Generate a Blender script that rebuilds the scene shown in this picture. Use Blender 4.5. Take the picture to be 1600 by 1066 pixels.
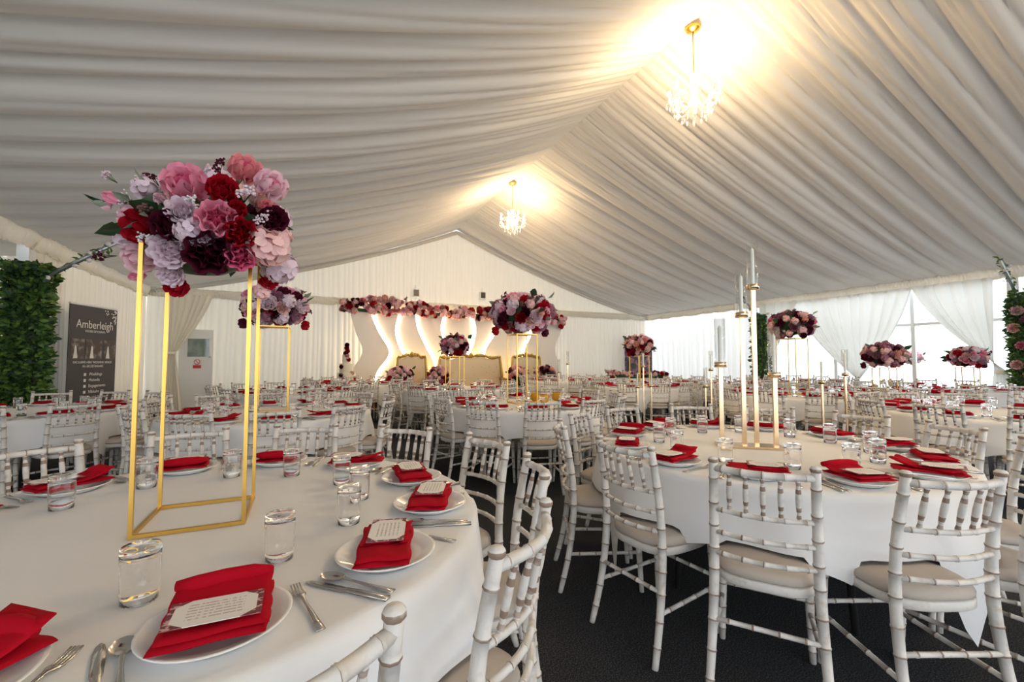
import bpy, math, random
from math import sin, cos, pi, radians, hypot, atan2
from mathutils import Vector, Matrix
random.seed(7)
scn = bpy.context.scene
for o in list(bpy.data.objects): bpy.data.objects.remove(o)
COL = scn.collection

# ------------------------------------------------------------------ camera
FPX, CX, CY, EYE = 680.0, 800.0, 533.0, 1.27
VPX, VPY = 479.0, 564.0
_d = Vector(((VPX-CX)/FPX, (VPY-CY)/FPX, 1)).normalized()
_u = Vector((0, -1, _d.y/_d.z)).normalized()
_x = _d.cross(_u)
# world = rows (x, d, u) in camera coords (x right, y down, z forward)
def ray(px, py):
    c = Vector(((px-CX)/FPX, (py-CY)/FPX, 1))
    return Vector((_x.dot(c), _d.dot(c), _u.dot(c)))
def at_y(px, py, y):
    r = ray(px, py); return Vector((0, 0, EYE)) + r*(y/r.y)
def at_z(px, py, z):
    r = ray(px, py); return Vector((0, 0, EYE)) + r*((z-EYE)/r.z)
def at_d(px, py, d):
    return Vector((0, 0, EYE)) + ray(px, py)*d
def proj(p):
    q = Vector(p) - Vector((0, 0, EYE))
    c = Vector((_x.x*q.x+_d.x*q.y+_u.x*q.z, _x.y*q.x+_d.y*q.y+_u.y*q.z, _x.z*q.x+_d.z*q.y+_u.z*q.z))
    if c.z < 0.05: return None
    return (c.x/c.z*FPX+CX, c.y/c.z*FPX+CY, c.z)
cd = bpy.data.cameras.new('camera'); cam = bpy.data.objects.new('camera', cd); COL.objects.link(cam)
right = Vector((_x.x, _d.x, _u.x)); down = Vector((_x.y, _d.y, _u.y)); fwd = Vector((_x.z, _d.z, _u.z))
Mx = Matrix((( right.x, -down.x, -fwd.x, 0), (right.y, -down.y, -fwd.y, 0), (right.z, -down.z, -fwd.z, EYE), (0, 0, 0, 1)))
cam.matrix_world = Mx
cd.sensor_width = 36; cd.lens = FPX/1600*36; cd.clip_start = .05; cd.clip_end = 200
scn.camera = cam

# ------------------------------------------------------------------ world and exposure
w = bpy.data.worlds.new('overcast'); scn.world = w; w.use_nodes = True
w.node_tree.nodes['Background'].inputs[0].default_value = (.90, .95, 1.0, 1)
w.node_tree.nodes['Background'].inputs[1].default_value = 2.3
vs = scn.view_settings; vs.view_transform = 'Standard'; vs.look = 'None'; vs.exposure = 0.52; vs.gamma = 1; vs.use_curve_mapping = False

# ------------------------------------------------------------------ marquee dimensions
XL, XR, XC = -3.58, 12.22, 4.32
YE, YB = 13.4, -6.6
ZE, ZR = 3.06, 5.52
FRAMES = [3.4, 8.4, 13.4]

# ------------------------------------------------------------------ helpers
class MB:
    def __init__(s): s.v = []; s.f = []; s.m = []
    def face(s, idx, m=0): s.f.append(tuple(idx)); s.m.append(m)
    def box(s, c, d, m=0, rz=0):
        b = len(s.v); cx, cy, cz = c; x, y, z = d[0]/2, d[1]/2, d[2]/2
        for sx, sy, sz in ((-1,-1,-1),(1,-1,-1),(1,1,-1),(-1,1,-1),(-1,-1,1),(1,-1,1),(1,1,1),(-1,1,1)):
            px, py = sx*x, sy*y
            s.v.append((cx+px*cos(rz)-py*sin(rz), cy+px*sin(rz)+py*cos(rz), cz+sz*z))
        for q in ((0,3,2,1),(4,5,6,7),(0,1,5,4),(1,2,6,5),(2,3,7,6),(3,0,4,7)): s.face([b+i for i in q], m)
    def tube(s, pts, rad, n=8, m=0, caps=True, mats=None):
        pts = [Vector(p) for p in pts]
        if not isinstance(rad, (list, tuple)): rad = [rad]*len(pts)
        b = len(s.v); ref = None
        for i, p in enumerate(pts):
            t = (pts[min(i+1, len(pts)-1)] - pts[max(i-1, 0)])
            if t.length < 1e-9: t = Vector((0, 0, 1))
            t.normalize()
            if ref is None: ref = Vector((1, 0, 0)) if abs(t.x) < .8 else Vector((0, 1, 0))
            a = (ref - t*ref.dot(t)).normalized(); bb = t.cross(a); ref = a
            for k in range(n):
                an = 2*pi*k/n; s.v.append(tuple(p + a*(cos(an)*rad[i]) + bb*(sin(an)*rad[i])))
        for i in range(len(pts)-1):
            mm = mats[i] if mats else m
            for k in range(n):
                s.face((b+i*n+k, b+i*n+(k+1)%n, b+(i+1)*n+(k+1)%n, b+(i+1)*n+k), mm)
        if caps:
            s.face([b+k for k in range(n)][::-1], m); s.face([b+(len(pts)-1)*n+k for k in range(n)], m)
    def lathe(s, prof, n=20, c=(0, 0, 0), m=0, mats=None):
        b = len(s.v)
        for r, z in prof:
            for k in range(n):
                an = 2*pi*k/n; s.v.append((c[0]+r*cos(an), c[1]+r*sin(an), c[2]+z))
        for i in range(len(prof)-1):
            mm = mats[i] if mats else m
            for k in range(n):
                s.face((b+i*n+k, b+i*n+(k+1)%n, b+(i+1)*n+(k+1)%n, b+(i+1)*n+k), mm)
    def grid(s, fn, nu, nv, m=0, wrap=False):
        b = len(s.v)
        for i in range(nu+1):
            for j in range(nv+1): s.v.append(tuple(fn(i/nu, j/nv)))
        for i in range(nu):
            for j in range(nv):
                s.face((b+i*(nv+1)+j, b+(i+1)*(nv+1)+j, b+(i+1)*(nv+1)+j+1, b+i*(nv+1)+j+1), m)
    def add(s, other, mat4=None, m=None):
        b = len(s.v)
        for v in other.v: s.v.append(tuple(mat4 @ Vector(v)) if mat4 else v)
        for f, mm in zip(other.f, other.m): s.f.append(tuple(i+b for i in f)); s.m.append(mm if m is None else m)
    def mesh(s, name, mats, smooth=True):
        me = bpy.data.meshes.new(name); me.from_pydata(s.v, [], s.f)
        for mt in (mats if isinstance(mats, (list, tuple)) else [mats]): me.materials.append(mt)
        me.polygons.foreach_set('material_index', s.m)
        me.polygons.foreach_set('use_smooth', [smooth]*len(s.f)); me.update()
        return me
    def build(s, name, mats, parent=None, smooth=True, solid=0):
        o = bpy.data.objects.new(name, s.mesh(name, mats, smooth)); COL.objects.link(o); o.parent = parent
        if solid:
            md = o.modifiers.new('thickness', 'SOLIDIFY'); md.thickness = solid; md.offset = 0
        return o
def tag(o, label=None, cat=None, group=None, kind=None):
    if label: o['label'] = label
    if cat: o['category'] = cat
    if group: o['group'] = group
    if kind: o['kind'] = kind
    return o
def empty(name, loc=(0, 0, 0), rz=0):
    o = bpy.data.objects.new(name, None); COL.objects.link(o); o.location = loc; o.rotation_euler = (0, 0, rz); o.empty_display_size = .1
    return o
def inst(name, me, parent=None, loc=(0, 0, 0), rot=(0, 0, 0), sc=1):
    o = bpy.data.objects.new(name, me); COL.objects.link(o); o.parent = parent; o.location = loc; o.rotation_euler = rot
    o.scale = (sc, sc, sc) if not isinstance(sc, (tuple, list)) else sc
    return o
def copy_tree(o, parent=None):
    c = o.copy(); COL.objects.link(c); c.parent = parent
    for ch in o.children: copy_tree(ch, c)
    return c
def lerp(a, b, t): return a+(b-a)*t
def pw(pts, t):
    for (a, va), (b, vb) in zip(pts, pts[1:]):
        if t <= b: return va+(vb-va)*((t-a)/(b-a) if b > a else 0)
    return pts[-1][1]

# ------------------------------------------------------------------ materials
def mat(name, col, rough=.6, metal=0, spec=.5, noise=None, bump=0, bscale=200, trans=0, emit=None, coat=0, sheen=0, alpha=1, ior=1.45):
    m = bpy.data.materials.new(name); m.use_nodes = True; nt = m.node_tree; b = nt.nodes['Principled BSDF']
    b.inputs['Base Color'].default_value = (*col, 1); b.inputs['Roughness'].default_value = rough; b.inputs['Metallic'].default_value = metal
    b.inputs['Specular IOR Level'].default_value = spec; b.inputs['Transmission Weight'].default_value = trans; b.inputs['IOR'].default_value = ior
    b.inputs['Coat Weight'].default_value = coat; b.inputs['Sheen Weight'].default_value = sheen; b.inputs['Alpha'].default_value = alpha
    if emit: b.inputs['Emission Color'].default_value = (*emit[0], 1); b.inputs['Emission Strength'].default_value = emit[1]
    tc = None
    if noise or bump:
        tc = nt.nodes.new('ShaderNodeTexCoord')
    if noise:   # (col2, scale, lo, hi)
        n = nt.nodes.new('ShaderNodeTexNoise'); n.inputs['Scale'].default_value = noise[1]; n.inputs['Detail'].default_value = 5
        r = nt.nodes.new('ShaderNodeMapRange'); r.inputs[1].default_value = noise[2]; r.inputs[2].default_value = noise[3]
        mx = nt.nodes.new('ShaderNodeMix'); mx.data_type = 'RGBA'; mx.inputs[6].default_value = (*col, 1); mx.inputs[7].default_value = (*noise[0], 1)
        nt.links.new(tc.outputs['Object'], n.inputs['Vector']); nt.links.new(n.outputs['Fac'], r.inputs[0]); nt.links.new(r.outputs[0], mx.inputs[0])
        nt.links.new(mx.outputs[2], b.inputs['Base Color'])
    if bump:
        n = nt.nodes.new('ShaderNodeTexNoise'); n.inputs['Scale'].default_value = bscale; n.inputs['Detail'].default_value = 3
        bp = nt.nodes.new('ShaderNodeBump'); bp.inputs['Strength'].default_value = bump; bp.inputs['Distance'].default_value = .01
        nt.links.new(tc.outputs['Object'], n.inputs['Vector']); nt.links.new(n.outputs['Fac'], bp.inputs['Height']); nt.links.new(bp.outputs['Normal'], b.inputs['Normal'])
    return m
def cloth_mat(name, col, tr=.3, rough=.9):
    m = bpy.data.materials.new(name); m.use_nodes = True; nt = m.node_tree; b = nt.nodes['Principled BSDF']; out = nt.nodes['Material Output']
    b.inputs['Base Color'].default_value = (*col, 1); b.inputs['Roughness'].default_value = rough; b.inputs['Specular IOR Level'].default_value = .2
    t = nt.nodes.new('ShaderNodeBsdfTranslucent'); t.inputs[0].default_value = (*col, 1)
    mx = nt.nodes.new('ShaderNodeMixShader'); mx.inputs[0].default_value = tr
    nt.links.new(b.outputs[0], mx.inputs[1]); nt.links.new(t.outputs[0], mx.inputs[2]); nt.links.new(mx.outputs[0], out.inputs[0])
    return m
M = {}
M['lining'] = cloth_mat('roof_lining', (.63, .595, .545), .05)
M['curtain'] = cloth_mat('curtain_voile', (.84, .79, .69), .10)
M['sheer'] = cloth_mat('sheer_curtain', (.88, .88, .86), .48)
M['carpet'] = mat('carpet', (.022, .023, .026), 1, spec=.1, noise=((.11, .11, .115), 170, .45, .72), bump=.6, bscale=250)
M['lime'] = mat('limewash_wood', (.67, .64, .60), .55, noise=((.50, .40, .32), 26, .56, .78), bump=.15, bscale=90)
M['ring'] = mat('limewash_ring', (.27, .19, .14), .6, noise=((.55, .48, .42), 30, .5, .72))
M['cushion'] = mat('cushion_linen', (.50, .44, .385), .95, spec=.15, bump=.25, bscale=500)
M['cloth'] = mat('tablecloth', (.80, .80, .80), .85, spec=.2, bump=.06, bscale=30)
M['napkin'] = mat('red_napkin', (.40, .003, .014), .85, spec=.12, bump=.1, bscale=300)
M['plate'] = mat('porcelain', (.85, .85, .84), .12, coat=.3)
M['steel'] = mat('cutlery_steel', (.62, .60, .57), .18, metal=1)
M['glass'] = mat('tumbler_glass', (1, 1, 1), .02, trans=1, ior=1.45)
M['gold'] = mat('gold_metal', (.74, .46, .11), .34, metal=1)
M['palegold'] = mat('champagne_gold', (.83, .62, .38), .22, metal=1)
M['wax'] = mat('white_candle', (.9, .88, .82), .5)
M['black'] = mat('black_metal', (.02, .02, .02), .5)
M['white'] = mat('white_paint', (.82, .82, .80), .45)
M['grey_steel'] = mat('galvanised_steel', (.42, .46, .48), .38, metal=.9)
M['leaf'] = mat('leaf_green', (.045, .12, .025), .5, noise=((.14, .24, .04), 6, .4, .65))
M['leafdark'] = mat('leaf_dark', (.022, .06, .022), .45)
M['leafgrey'] = mat('leaf_sage', (.22, .27, .20), .6)
M['stem'] = mat('stem', (.06, .09, .03), .7)
M['frost'] = mat('crystal', (.95, .93, .9), .08, trans=.5, spec=.8)
M['bulb'] = mat('lamp_bulb', (1, 1, 1), .3, emit=((1, .86, .66), 60))
M['led'] = mat('led_strip', (1, 1, 1), .3, emit=((1, .80, .50), 20))
M['panel'] = mat('backdrop_panel', (.84, .80, .74), .6)
M['goldcarve'] = mat('carved_gilt', (.55, .36, .10), .42, metal=.75, bump=.8, bscale=40)
M['velvet'] = mat('cream_velvet', (.70, .58, .40), .8, sheen=.4, bump=.5, bscale=14)
M['cake'] = mat('icing', (.80, .74, .60), .55)
M['amber'] = mat('amber_glass', (.85, .50, .02), .1, trans=.5)
M['orange'] = mat('orange_lantern', (.75, .25, .07), .6)
def thin_glass(name, tint=(1, 1, 1), gloss=1.0):
    m = bpy.data.materials.new(name); m.use_nodes = True; nt = m.node_tree; nt.nodes.remove(nt.nodes['Principled BSDF']); out = nt.nodes['Material Output']
    t = nt.nodes.new('ShaderNodeBsdfTransparent'); t.inputs[0].default_value = (*tint, 1); g = nt.nodes.new('ShaderNodeBsdfGlossy'); g.inputs['Roughness'].default_value = .03
    f = nt.nodes.new('ShaderNodeLayerWeight'); f.inputs[0].default_value = .18; mu = nt.nodes.new('ShaderNodeMath'); mu.operation = 'MULTIPLY'; mu.inputs[1].default_value = gloss
    x = nt.nodes.new('ShaderNodeMixShader'); nt.links.new(f.outputs[1], mu.inputs[0]); nt.links.new(mu.outputs[0], x.inputs[0]); nt.links.new(t.outputs[0], x.inputs[1]); nt.links.new(g.outputs[0], x.inputs[2]); nt.links.new(x.outputs[0], out.inputs[0])
    return m
M['glasspane'] = thin_glass('window_glass', (.97, .99, .98), .7)
M['tubeglass'] = thin_glass('tube_glass', (.97, .98, .98), .55)
M['alu'] = mat('white_aluminium', (.8, .82, .83), .4)
M['print_white'] = mat('print_white', (.80, .79, .78), .7)
M['banner'] = mat('banner_print', (.060, .056, .066), .55)
M['photo'] = mat('banner_photo', (.085, .07, .065), .6, noise=((.35, .30, .30), 9, .5, .72))
M['photo2'] = mat('banner_photo_floral', (.05, .045, .06), .6, noise=((.50, .22, .28), 5, .48, .66))
M['signred'] = mat('sign_red', (.60, .04, .05), .5)
FC = {'pink': (.88, .36, .49), 'light': (.90, .61, .68), 'coral': (.82, .30, .32), 'red': (.42, .004, .016), 'burg': (.085, .006, .022),
      'lilac': (.82, .67, .74), 'blush': (.85, .55, .53), 'hot': (.80, .17, .33), 'mauve': (.34, .15, .21), 'white': (.85, .80, .82), 'brown': (.20, .09, .09), 'peach': (.86, .50, .40)}
for k, c in FC.items():
    M['f_'+k] = cloth_mat('petal_'+k, c, .2, .7)
def card_mat():
    m = bpy.data.materials.new('menu_card'); m.use_nodes = True; nt = m.node_tree; b = nt.nodes['Principled BSDF']; b.inputs['Roughness'].default_value = .6
    tc = nt.nodes.new('ShaderNodeTexCoord'); sp = nt.nodes.new('ShaderNodeSeparateXYZ'); nt.links.new(tc.outputs['Generated'], sp.inputs[0])
    def mth(op, a, b_=None):
        n = nt.nodes.new('ShaderNodeMath'); n.operation = op
        for i, v in enumerate((a, b_)):
            if v is None: continue
            if isinstance(v, (int, float)): n.inputs[i].default_value = v
            else: nt.links.new(v, n.inputs[i])
        return n.outputs[0]
    dx = mth('ABSOLUTE', mth('SUBTRACT', sp.outputs[0], .5)); dy = mth('ABSOLUTE', mth('SUBTRACT', sp.outputs[1], .5))
    corner = mth('GREATER_THAN', mth('ADD', dx, mth('MULTIPLY', dy, .75)), .66)
    side = mth('GREATER_THAN', dx, .44); edge = mth('MAXIMUM', corner, side)
    nz = nt.nodes.new('ShaderNodeTexNoise'); nz.inputs['Scale'].default_value = 9; nt.links.new(tc.outputs['Generated'], nz.inputs['Vector'])
    mpn = nt.nodes.new('ShaderNodeMapping'); mpn.inputs['Scale'].default_value = (34, 2, 1); nt.links.new(tc.outputs['Generated'], mpn.inputs[0])
    wn = nt.nodes.new('ShaderNodeTexNoise'); wn.inputs['Scale'].default_value = 1; nt.links.new(mpn.outputs[0], wn.inputs['Vector'])
    line = mth('LESS_THAN', mth('FRACT', mth('MULTIPLY', sp.outputs[1], 9.0)), .38)
    txt = mth('MULTIPLY', mth('MULTIPLY', line, mth('GREATER_THAN', wn.outputs['Fac'], .45)), mth('MULTIPLY', mth('LESS_THAN', dx, .30), mth('LESS_THAN', dy, .34)))
    c1 = nt.nodes.new('ShaderNodeMix'); c1.data_type = 'RGBA'; c1.inputs[6].default_value = (.80, .76, .72, 1); c1.inputs[7].default_value = (.50, .42, .40, 1); nt.links.new(txt, c1.inputs[0])
    c3 = nt.nodes.new('ShaderNodeMix'); c3.data_type = 'RGBA'; c3.inputs[6].default_value = (.16, .03, .04, 1); c3.inputs[7].default_value = (.62, .36, .36, 1)
    nt.links.new(mth('GREATER_THAN', nz.outputs['Fac'], .55), c3.inputs[0])
    c2 = nt.nodes.new('ShaderNodeMix'); c2.data_type = 'RGBA'; nt.links.new(edge, c2.inputs[0]); nt.links.new(c1.outputs[2], c2.inputs[6]); nt.links.new(c3.outputs[2], c2.inputs[7])
    nt.links.new(c2.outputs[2], b.inputs['Base Color']); return m
M['card'] = card_mat()

# ------------------------------------------------------------------ marquee shell
fl = MB(); fl.box((4.3, 3.4, -.05), (24, 20.6, .1)); tag(fl.build('floor', M['carpet'], smooth=False), 'dark charcoal flecked carpet floor of the marquee', kind='structure')
gr = MB(); gr.box((26, 3.4, -.12), (19.4, 40, .1)); tag(gr.build('ground', mat('paving', (.42, .44, .40), .9)), 'pale ground outside the glazed side', 'ground', kind='structure')

def folds(a, b, lo, hi, seed):
    r = random.Random(seed); xs = [a]
    while xs[-1] < b: xs.append(xs[-1]+r.uniform(lo, hi))
    return xs
def fold_fn(xs):
    import bisect
    def f(x):
        i = max(0, min(len(xs)-2, bisect.bisect_right(xs, x)-1)); a, b = xs[i], xs[i+1]; u = min(1, max(0, (x-a)/(b-a)))
        return (b-a)*(abs(sin(pi*u))**.75 - .6)
    return f
big = fold_fn(folds(YB-.2, YE+.4, .2, .68, 3)); mid = fold_fn(folds(YB-.2, YE+.4, .07, .2, 4)); fine = fold_fn(folds(YB-.2, YE+.4, .035, .08, 5))
def slope(side, seed):
    xe = XL if side < 0 else XR
    def fn(u, v):            # u along y, v from ridge (0) to eave (1)
        y = lerp(YB, YE-.02, u)
        x = lerp(XC, xe, v); z = lerp(ZR, ZE, v)
        sag = .30*4*v*(1-v)*(1-.25*cos(2*pi*(y-3.4)/5))
        wb = pw(((0, .0), (.12, .35), (.5, 1), (.85, .7), (1, .15)), v); wm = pw(((0, .35), (.2, .9), (.6, .45), (1, .2)), v); wf = pw(((0, .8), (.15, .5), (.4, .1), (1, 0)), v)
        yy = y+.05*sin(3*v+seed)*wb
        d = -.34*big(yy)*wb - .30*mid(yy+.3*v)*wm - .35*fine(yy)*wf
        return (x, y, z-sag+d)
    m = MB(); m.grid(fn, 900, 30); return m
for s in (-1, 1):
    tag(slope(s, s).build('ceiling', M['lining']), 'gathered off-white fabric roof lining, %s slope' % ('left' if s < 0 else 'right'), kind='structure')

def pleat_wall(name, p0, p1, ztop, zbot, mtl, amp=.05, lo=.09, hi=.24, seed=1, n=260, nz=10, kind='structure', label=None):
    L = hypot(p1[0]-p0[0], p1[1]-p0[1]); ux, uy = (p1[0]-p0[0])/L, (p1[1]-p0[1])/L
    f = fold_fn(folds(-.1, L+.4, lo, hi, seed))
    def fn(u, v):
        a = u*L; zt = ztop(a) if callable(ztop) else ztop
        z = lerp(zt, zbot, v); d = amp/.1*f(a+.02*sin(4*v+a))*(.55+.45*v)
        return (p0[0]+ux*a-uy*d, p0[1]+uy*a+ux*d, z)
    m = MB(); m.grid(fn, n, nz); o = m.build(name, mtl); tag(o, label, kind=kind); return o
roof = lambda x: ZR-(ZR-ZE)*abs(x-XC)/((XC-XL) if x < XC else (XR-XC))
# end wall: gable lining above, curtain below, ruffled band between
pleat_wall('wall_back', (XR, YE), (XL, YE), lambda a: roof(XR-a)-.02, 0, M['curtain'], .03, .07, .2, 11, 700, 14, label='pleated ivory curtain lining of the gable end wall')
def ruffle(name, p0, p1, z0, z1, seed, label, out=.07):
    L = hypot(p1[0]-p0[0], p1[1]-p0[1]); ux, uy = (p1[0]-p0[0])/L, (p1[1]-p0[1])/L
    f = fold_fn(folds(-.1, L+.4, .03, .08, seed)); r = random.Random(seed)
    g = fold_fn(folds(-.1, L+.4, .3, .9, seed+1))
    def fn(u, v):
        a = u*L; d = out*sin(pi*min(1, .12+v))*(.75+.25*sin(9*a)) + 1.1*f(a+.03*sin(14*v))*(.4+abs(v-.5))
        return (p0[0]+ux*a+uy*d, p0[1]+uy*a-ux*d, lerp(z1, z0, v)-.05*g(a)*v)
    m = MB(); m.grid(fn, int(L/.018), 8); return tag(m.build(name, M['curtain']), label, kind='structure')
ruffle('trim_1', (XL, YE-.1), (XR, YE-.1), 2.86, 3.08, 21, 'gathered fabric band across the gable end wall')
ruffle('trim_2', (XL+.04, YB), (XL+.04, YE-.1), 2.84, 3.14, 22, 'gathered ivory valance along the left eave', .08)
ruffle('trim_3', (XR-.04, YE-.1), (XR-.04, YB), 2.86, 3.14, 23, 'gathered ivory valance along the right eave', .05)
pleat_wall('wall_left', (XL, 13.4), (XL, 8.5), 2.95, 0, M['curtain'], .045, .1, .26, 31, 240, label='pleated cream curtain wall on the left behind the dark banner')
pleat_wall('wall_right', (XR, 8.45), (XR, 13.4), 2.95, 0, M['sheer'], .05, .12, .3, 32, 240, label='pleated white daylight-lit curtain wall at far right')
# gable trim cords along roof line on end wall
for s, xe in ((-1, XL), (1, XR)):
    m = MB(); m.tube([(lerp(XC, xe, t), YE-.12, lerp(ZR, ZE, t)-.12-.30*4*t*(1-t)*.75) for t in [i/14 for i in range(15)]], .06, 8)
    tag(m.build('trim_4' if s < 0 else 'trim_5', M['lining']), 'padded fabric edge where roof lining meets gable', kind='structure')
# annexe on the left
pleat_wall('wall_annexe', (-7.6, 9.4), (-7.6, -3), 3.05, 0, M['curtain'], .05, .12, .3, 41, 260, label='cream curtain at the back of the left annexe')
pleat_wall('wall_annexe_end', (XL-.1, 9.4), (-7.6, 9.4), 3.05, 0, M['curtain'], .05, .12, .3, 42, 120, label='cream curtain end of the left annexe')
m = MB(); ff = fold_fn(folds(-4, 10, .15, .4, 43)); m.grid(lambda u, v: (lerp(-7.6, XL-.05, v), lerp(-3, 9.4, u), 2.95-.1*sin(pi*v)-.15*ff(lerp(-3, 9.4, u))), 240, 6)
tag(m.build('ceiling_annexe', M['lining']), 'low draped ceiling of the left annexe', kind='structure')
# steel frame posts
def post(name, x, y, lab):
    m = MB(); m.box((x, y, 1.5), (.13, .16, 3.0)); tag(m.build(name, M['alu'], smooth=False), lab, kind='structure')
post('trim_6', XL-.02, 8.4, 'white marquee frame post behind left ivy column')
post('trim_7', XR+.05, 3.4, 'white marquee frame post behind near right ivy column')
post('trim_8', XR+.05, 8.4, 'white marquee frame post behind far right ivy column')
# glazed side on the right
def window(n, y0, y1):
    e = empty('window_%d' % n, (XR+.35, (y0+y1)/2, 0)); tag(e, 'tall glazed bay of the right side, bay %d' % n, kind='structure')
    L = y1-y0; k = 3
    for i in range(k+1):
        m = MB(); m.box((0, -L/2+L*i/k, 1.45), (.06, .07, 2.9)); m.build('mullion', M['alu'], e, False)
    for z in (.04, 2.1, 2.9):
        m = MB(); m.box((0, 0, z), (.05, L, .06)); m.build('rail', M['alu'], e, False)
    for i in range(k):
        m = MB(); m.box((0, -L/2+L*(i+.5)/k, 1.45), (.008, L/k-.08, 2.8)); m.build('pane', M['glasspane'], e, False)
window(1, 3.45, 8.35); window(2, -1.6, 3.35); window(3, -6.6, -1.65)

def tieback(name, x, ya, yb, ztop, yg, zg, width, label, seed, tail_y=None):
    """curtain hung from ya..yb, gathered at (yg, zg), tail falling to floor"""
    f = fold_fn(folds(-.1, abs(yb-ya)+.5, .12, .3, seed)); L = abs(yb-ya)
    def fn(u, v):
        a = u*L
        if v < .72:
            t = v/.72; e = t**1.35
            # edges bow towards the gather like a hanging cloth
            y = lerp(lerp(ya, yb, u), yg+(u-.5)*width, e); z = lerp(ztop, zg, t) - .10*sin(pi*t)*(1-abs(u-.5))
            d = .45*f(a)*(1-.55*t)
        else:
            t = (v-.72)/.28; y = yg+(u-.5)*width*(1+.9*t); z = lerp(zg, .02, t); d = .45*f(a)*.45
        return (x-d, y, z)
    e = empty(name, (x, yg, 0)); tag(e, label, 'curtain')
    m = MB(); m.grid(fn, 110, 26); o = m.build('drape', M['sheer'], e); o.location = (-x, -yg, 0)
    m = MB(); m.lathe([(width*.36, -.035), (width*.42, 0), (width*.36, .035)], 14); t = m.build('tie_band', M['curtain'], e); t.location = (-.02, 0, zg)
    return e
tieback('tied_curtain', XR-.12, 7.5, 4.88, 2.9, 5.96, .62, .34, 'wide white curtain gathered in the middle of right window', 51)
tieback('tied_curtain', XR-.16, 4.86, 3.62, 2.9, 3.56, 1.05, .22, 'white curtain swept to the near right ivy column', 52)
tieback('tied_curtain', XR-.34, 8.3, 7.25, 2.9, 8.22, 1.0, .2, 'narrow white curtain tied back at the far ivy column', 53)

# ------------------------------------------------------------------ leaves
def leaf_mb(L, W, mi=0):
    m = MB(); m.v = [(0, 0, 0), (W*.5, L*.35, .12*L), (0, L*.45, 0), (-W*.5, L*.35, .12*L), (W*.3, L*.75, .06*L), (0, L, -.05*L), (-W*.3, L*.75, .06*L)]
    for f in ((0, 1, 2), (0, 2, 3), (1, 4, 2), (2, 6, 3), (2, 4, 5), (2, 5, 6)): m.face(f, mi)
    return m
def rnd_rot(r): return Matrix.Rotation(r.uniform(0, 2*pi), 4, 'Z') @ Matrix.Rotation(r.uniform(-.9, .9), 4, 'X') @ Matrix.Rotation(r.uniform(-.9, .9), 4, 'Y')
def dir_rot(d, roll=0):
    d = Vector(d).normalized(); return d.to_track_quat('Y', 'Z').to_matrix().to_4x4() @ Matrix.Rotation(roll, 4, 'Y')
def up_rot(d, roll=0):
    d = Vector(d).normalized(); return d.to_track_quat('Z', 'Y').to_matrix().to_4x4() @ Matrix.Rotation(roll, 4, 'Z')

def ivy_column(x, y, z0, z1, w, d, n, label, seed, flowers=0):
    r = random.Random(seed); e = empty('ivy_column', (x, y, 0)); tag(e, label, 'ivy column')
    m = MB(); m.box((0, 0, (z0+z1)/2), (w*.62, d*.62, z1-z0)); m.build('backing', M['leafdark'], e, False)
    m = MB(); lf = [leaf_mb(.085, .05, k) for k in (0, 1)]
    for i in range(n):
        s = r.random(); per = 2*(w+d); q = r.uniform(0, per)
        if q < w: p = (q-w/2, -d/2); nn = (0, -1)
        elif q < w+d: p = (w/2, q-w-d/2); nn = (1, 0)
        elif q < 2*w+d: p = (q-w-d-w/2, d/2); nn = (0, 1)
        else: p = (-w/2, q-2*w-d-d/2); nn = (-1, 0)
        k = r.uniform(.62, 1.08); z = r.uniform(z0, z1)
        dv = Vector((nn[0]+r.uniform(-.8, .8), nn[1]+r.uniform(-.8, .8), r.uniform(-.7, .7)))
        m.add(lf[1 if r.random() < .25 else 0], Matrix.Translation((p[0]*k, p[1]*k, z)) @ dir_rot(dv, r.uniform(0, 6)) @ Matrix.Scale(r.uniform(.6, 1.35), 4))
    o = m.build('foliage', [M['leaf'], M['leafdark']], e); o['kind'] = 'stuff'
    return e
LCOL = ivy_column(XL+.1, 8.2, .02, 2.62, .40, .32, 5200, 'tall green artificial ivy column beside the dark banner', 61)
RC1 = ivy_column(XR-.1, 3.22, .02, 2.55, .44, .36, 3200, 'flowered green ivy column at right edge of photo', 62)
RC2 = ivy_column(XR-.3, 8.3, .02, 2.6, .46, .4, 2600, 'slim green ivy column beyond the candle rods', 63)

def brace(p0, p1, label, seed):
    r = random.Random(seed); e = empty('roof_brace', p0); tag(e, label, 'brace')
    a = Vector(p0); b = Vector(p1)-a
    m = MB(); m.tube([(0, 0, 0), tuple(b)], .032, 10); m.build('tube', M['grey_steel'], e)
    m = MB(); lf = leaf_mb(.09, .05)
    for i in range(70):
        t = r.random(); an = r.uniform(0, 6.28)
        m.add(lf, Matrix.Translation(b*t+Vector((cos(an)*.04, sin(an)*.04, r.uniform(-.04, .04)))) @ rnd_rot(r))
    g = m.build('garland', M['leaf'], e); g['kind'] = 'stuff'
    m = MB()
    for i in range(10):
        t = r.random(); c = b*t+Vector((r.uniform(-.06, .06), r.uniform(-.06, .06), r.uniform(-.05, .05)))
        m.add(sphere_mb(.035, 6, 5), Matrix.Translation(c))
    m.build('white_blossom', M['f_white'], g)['kind'] = 'stuff'
def sphere_mb(r, n=10, k=7, sz=1):
    m = MB(); m.lathe([(max(.0005, r*sin(pi*i/k)), -r*sz*cos(pi*i/k)) for i in range(k+1)], n); return m
brace((XL+.1, 8.15, 2.28), (-2.25, 8.15, 3.22), 'steel brace with leaf garland beside left ivy column', 71)
brace((XR-.05, 3.3, 2.35), (XR-.85, 3.3, 3.10), 'steel brace with leaf garland above near right ivy column', 72)
brace((XR-.1, 8.35, 2.4), (XR-1.1, 8.35, 3.1), 'steel brace with leaf garland above far right ivy column', 73)

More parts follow.
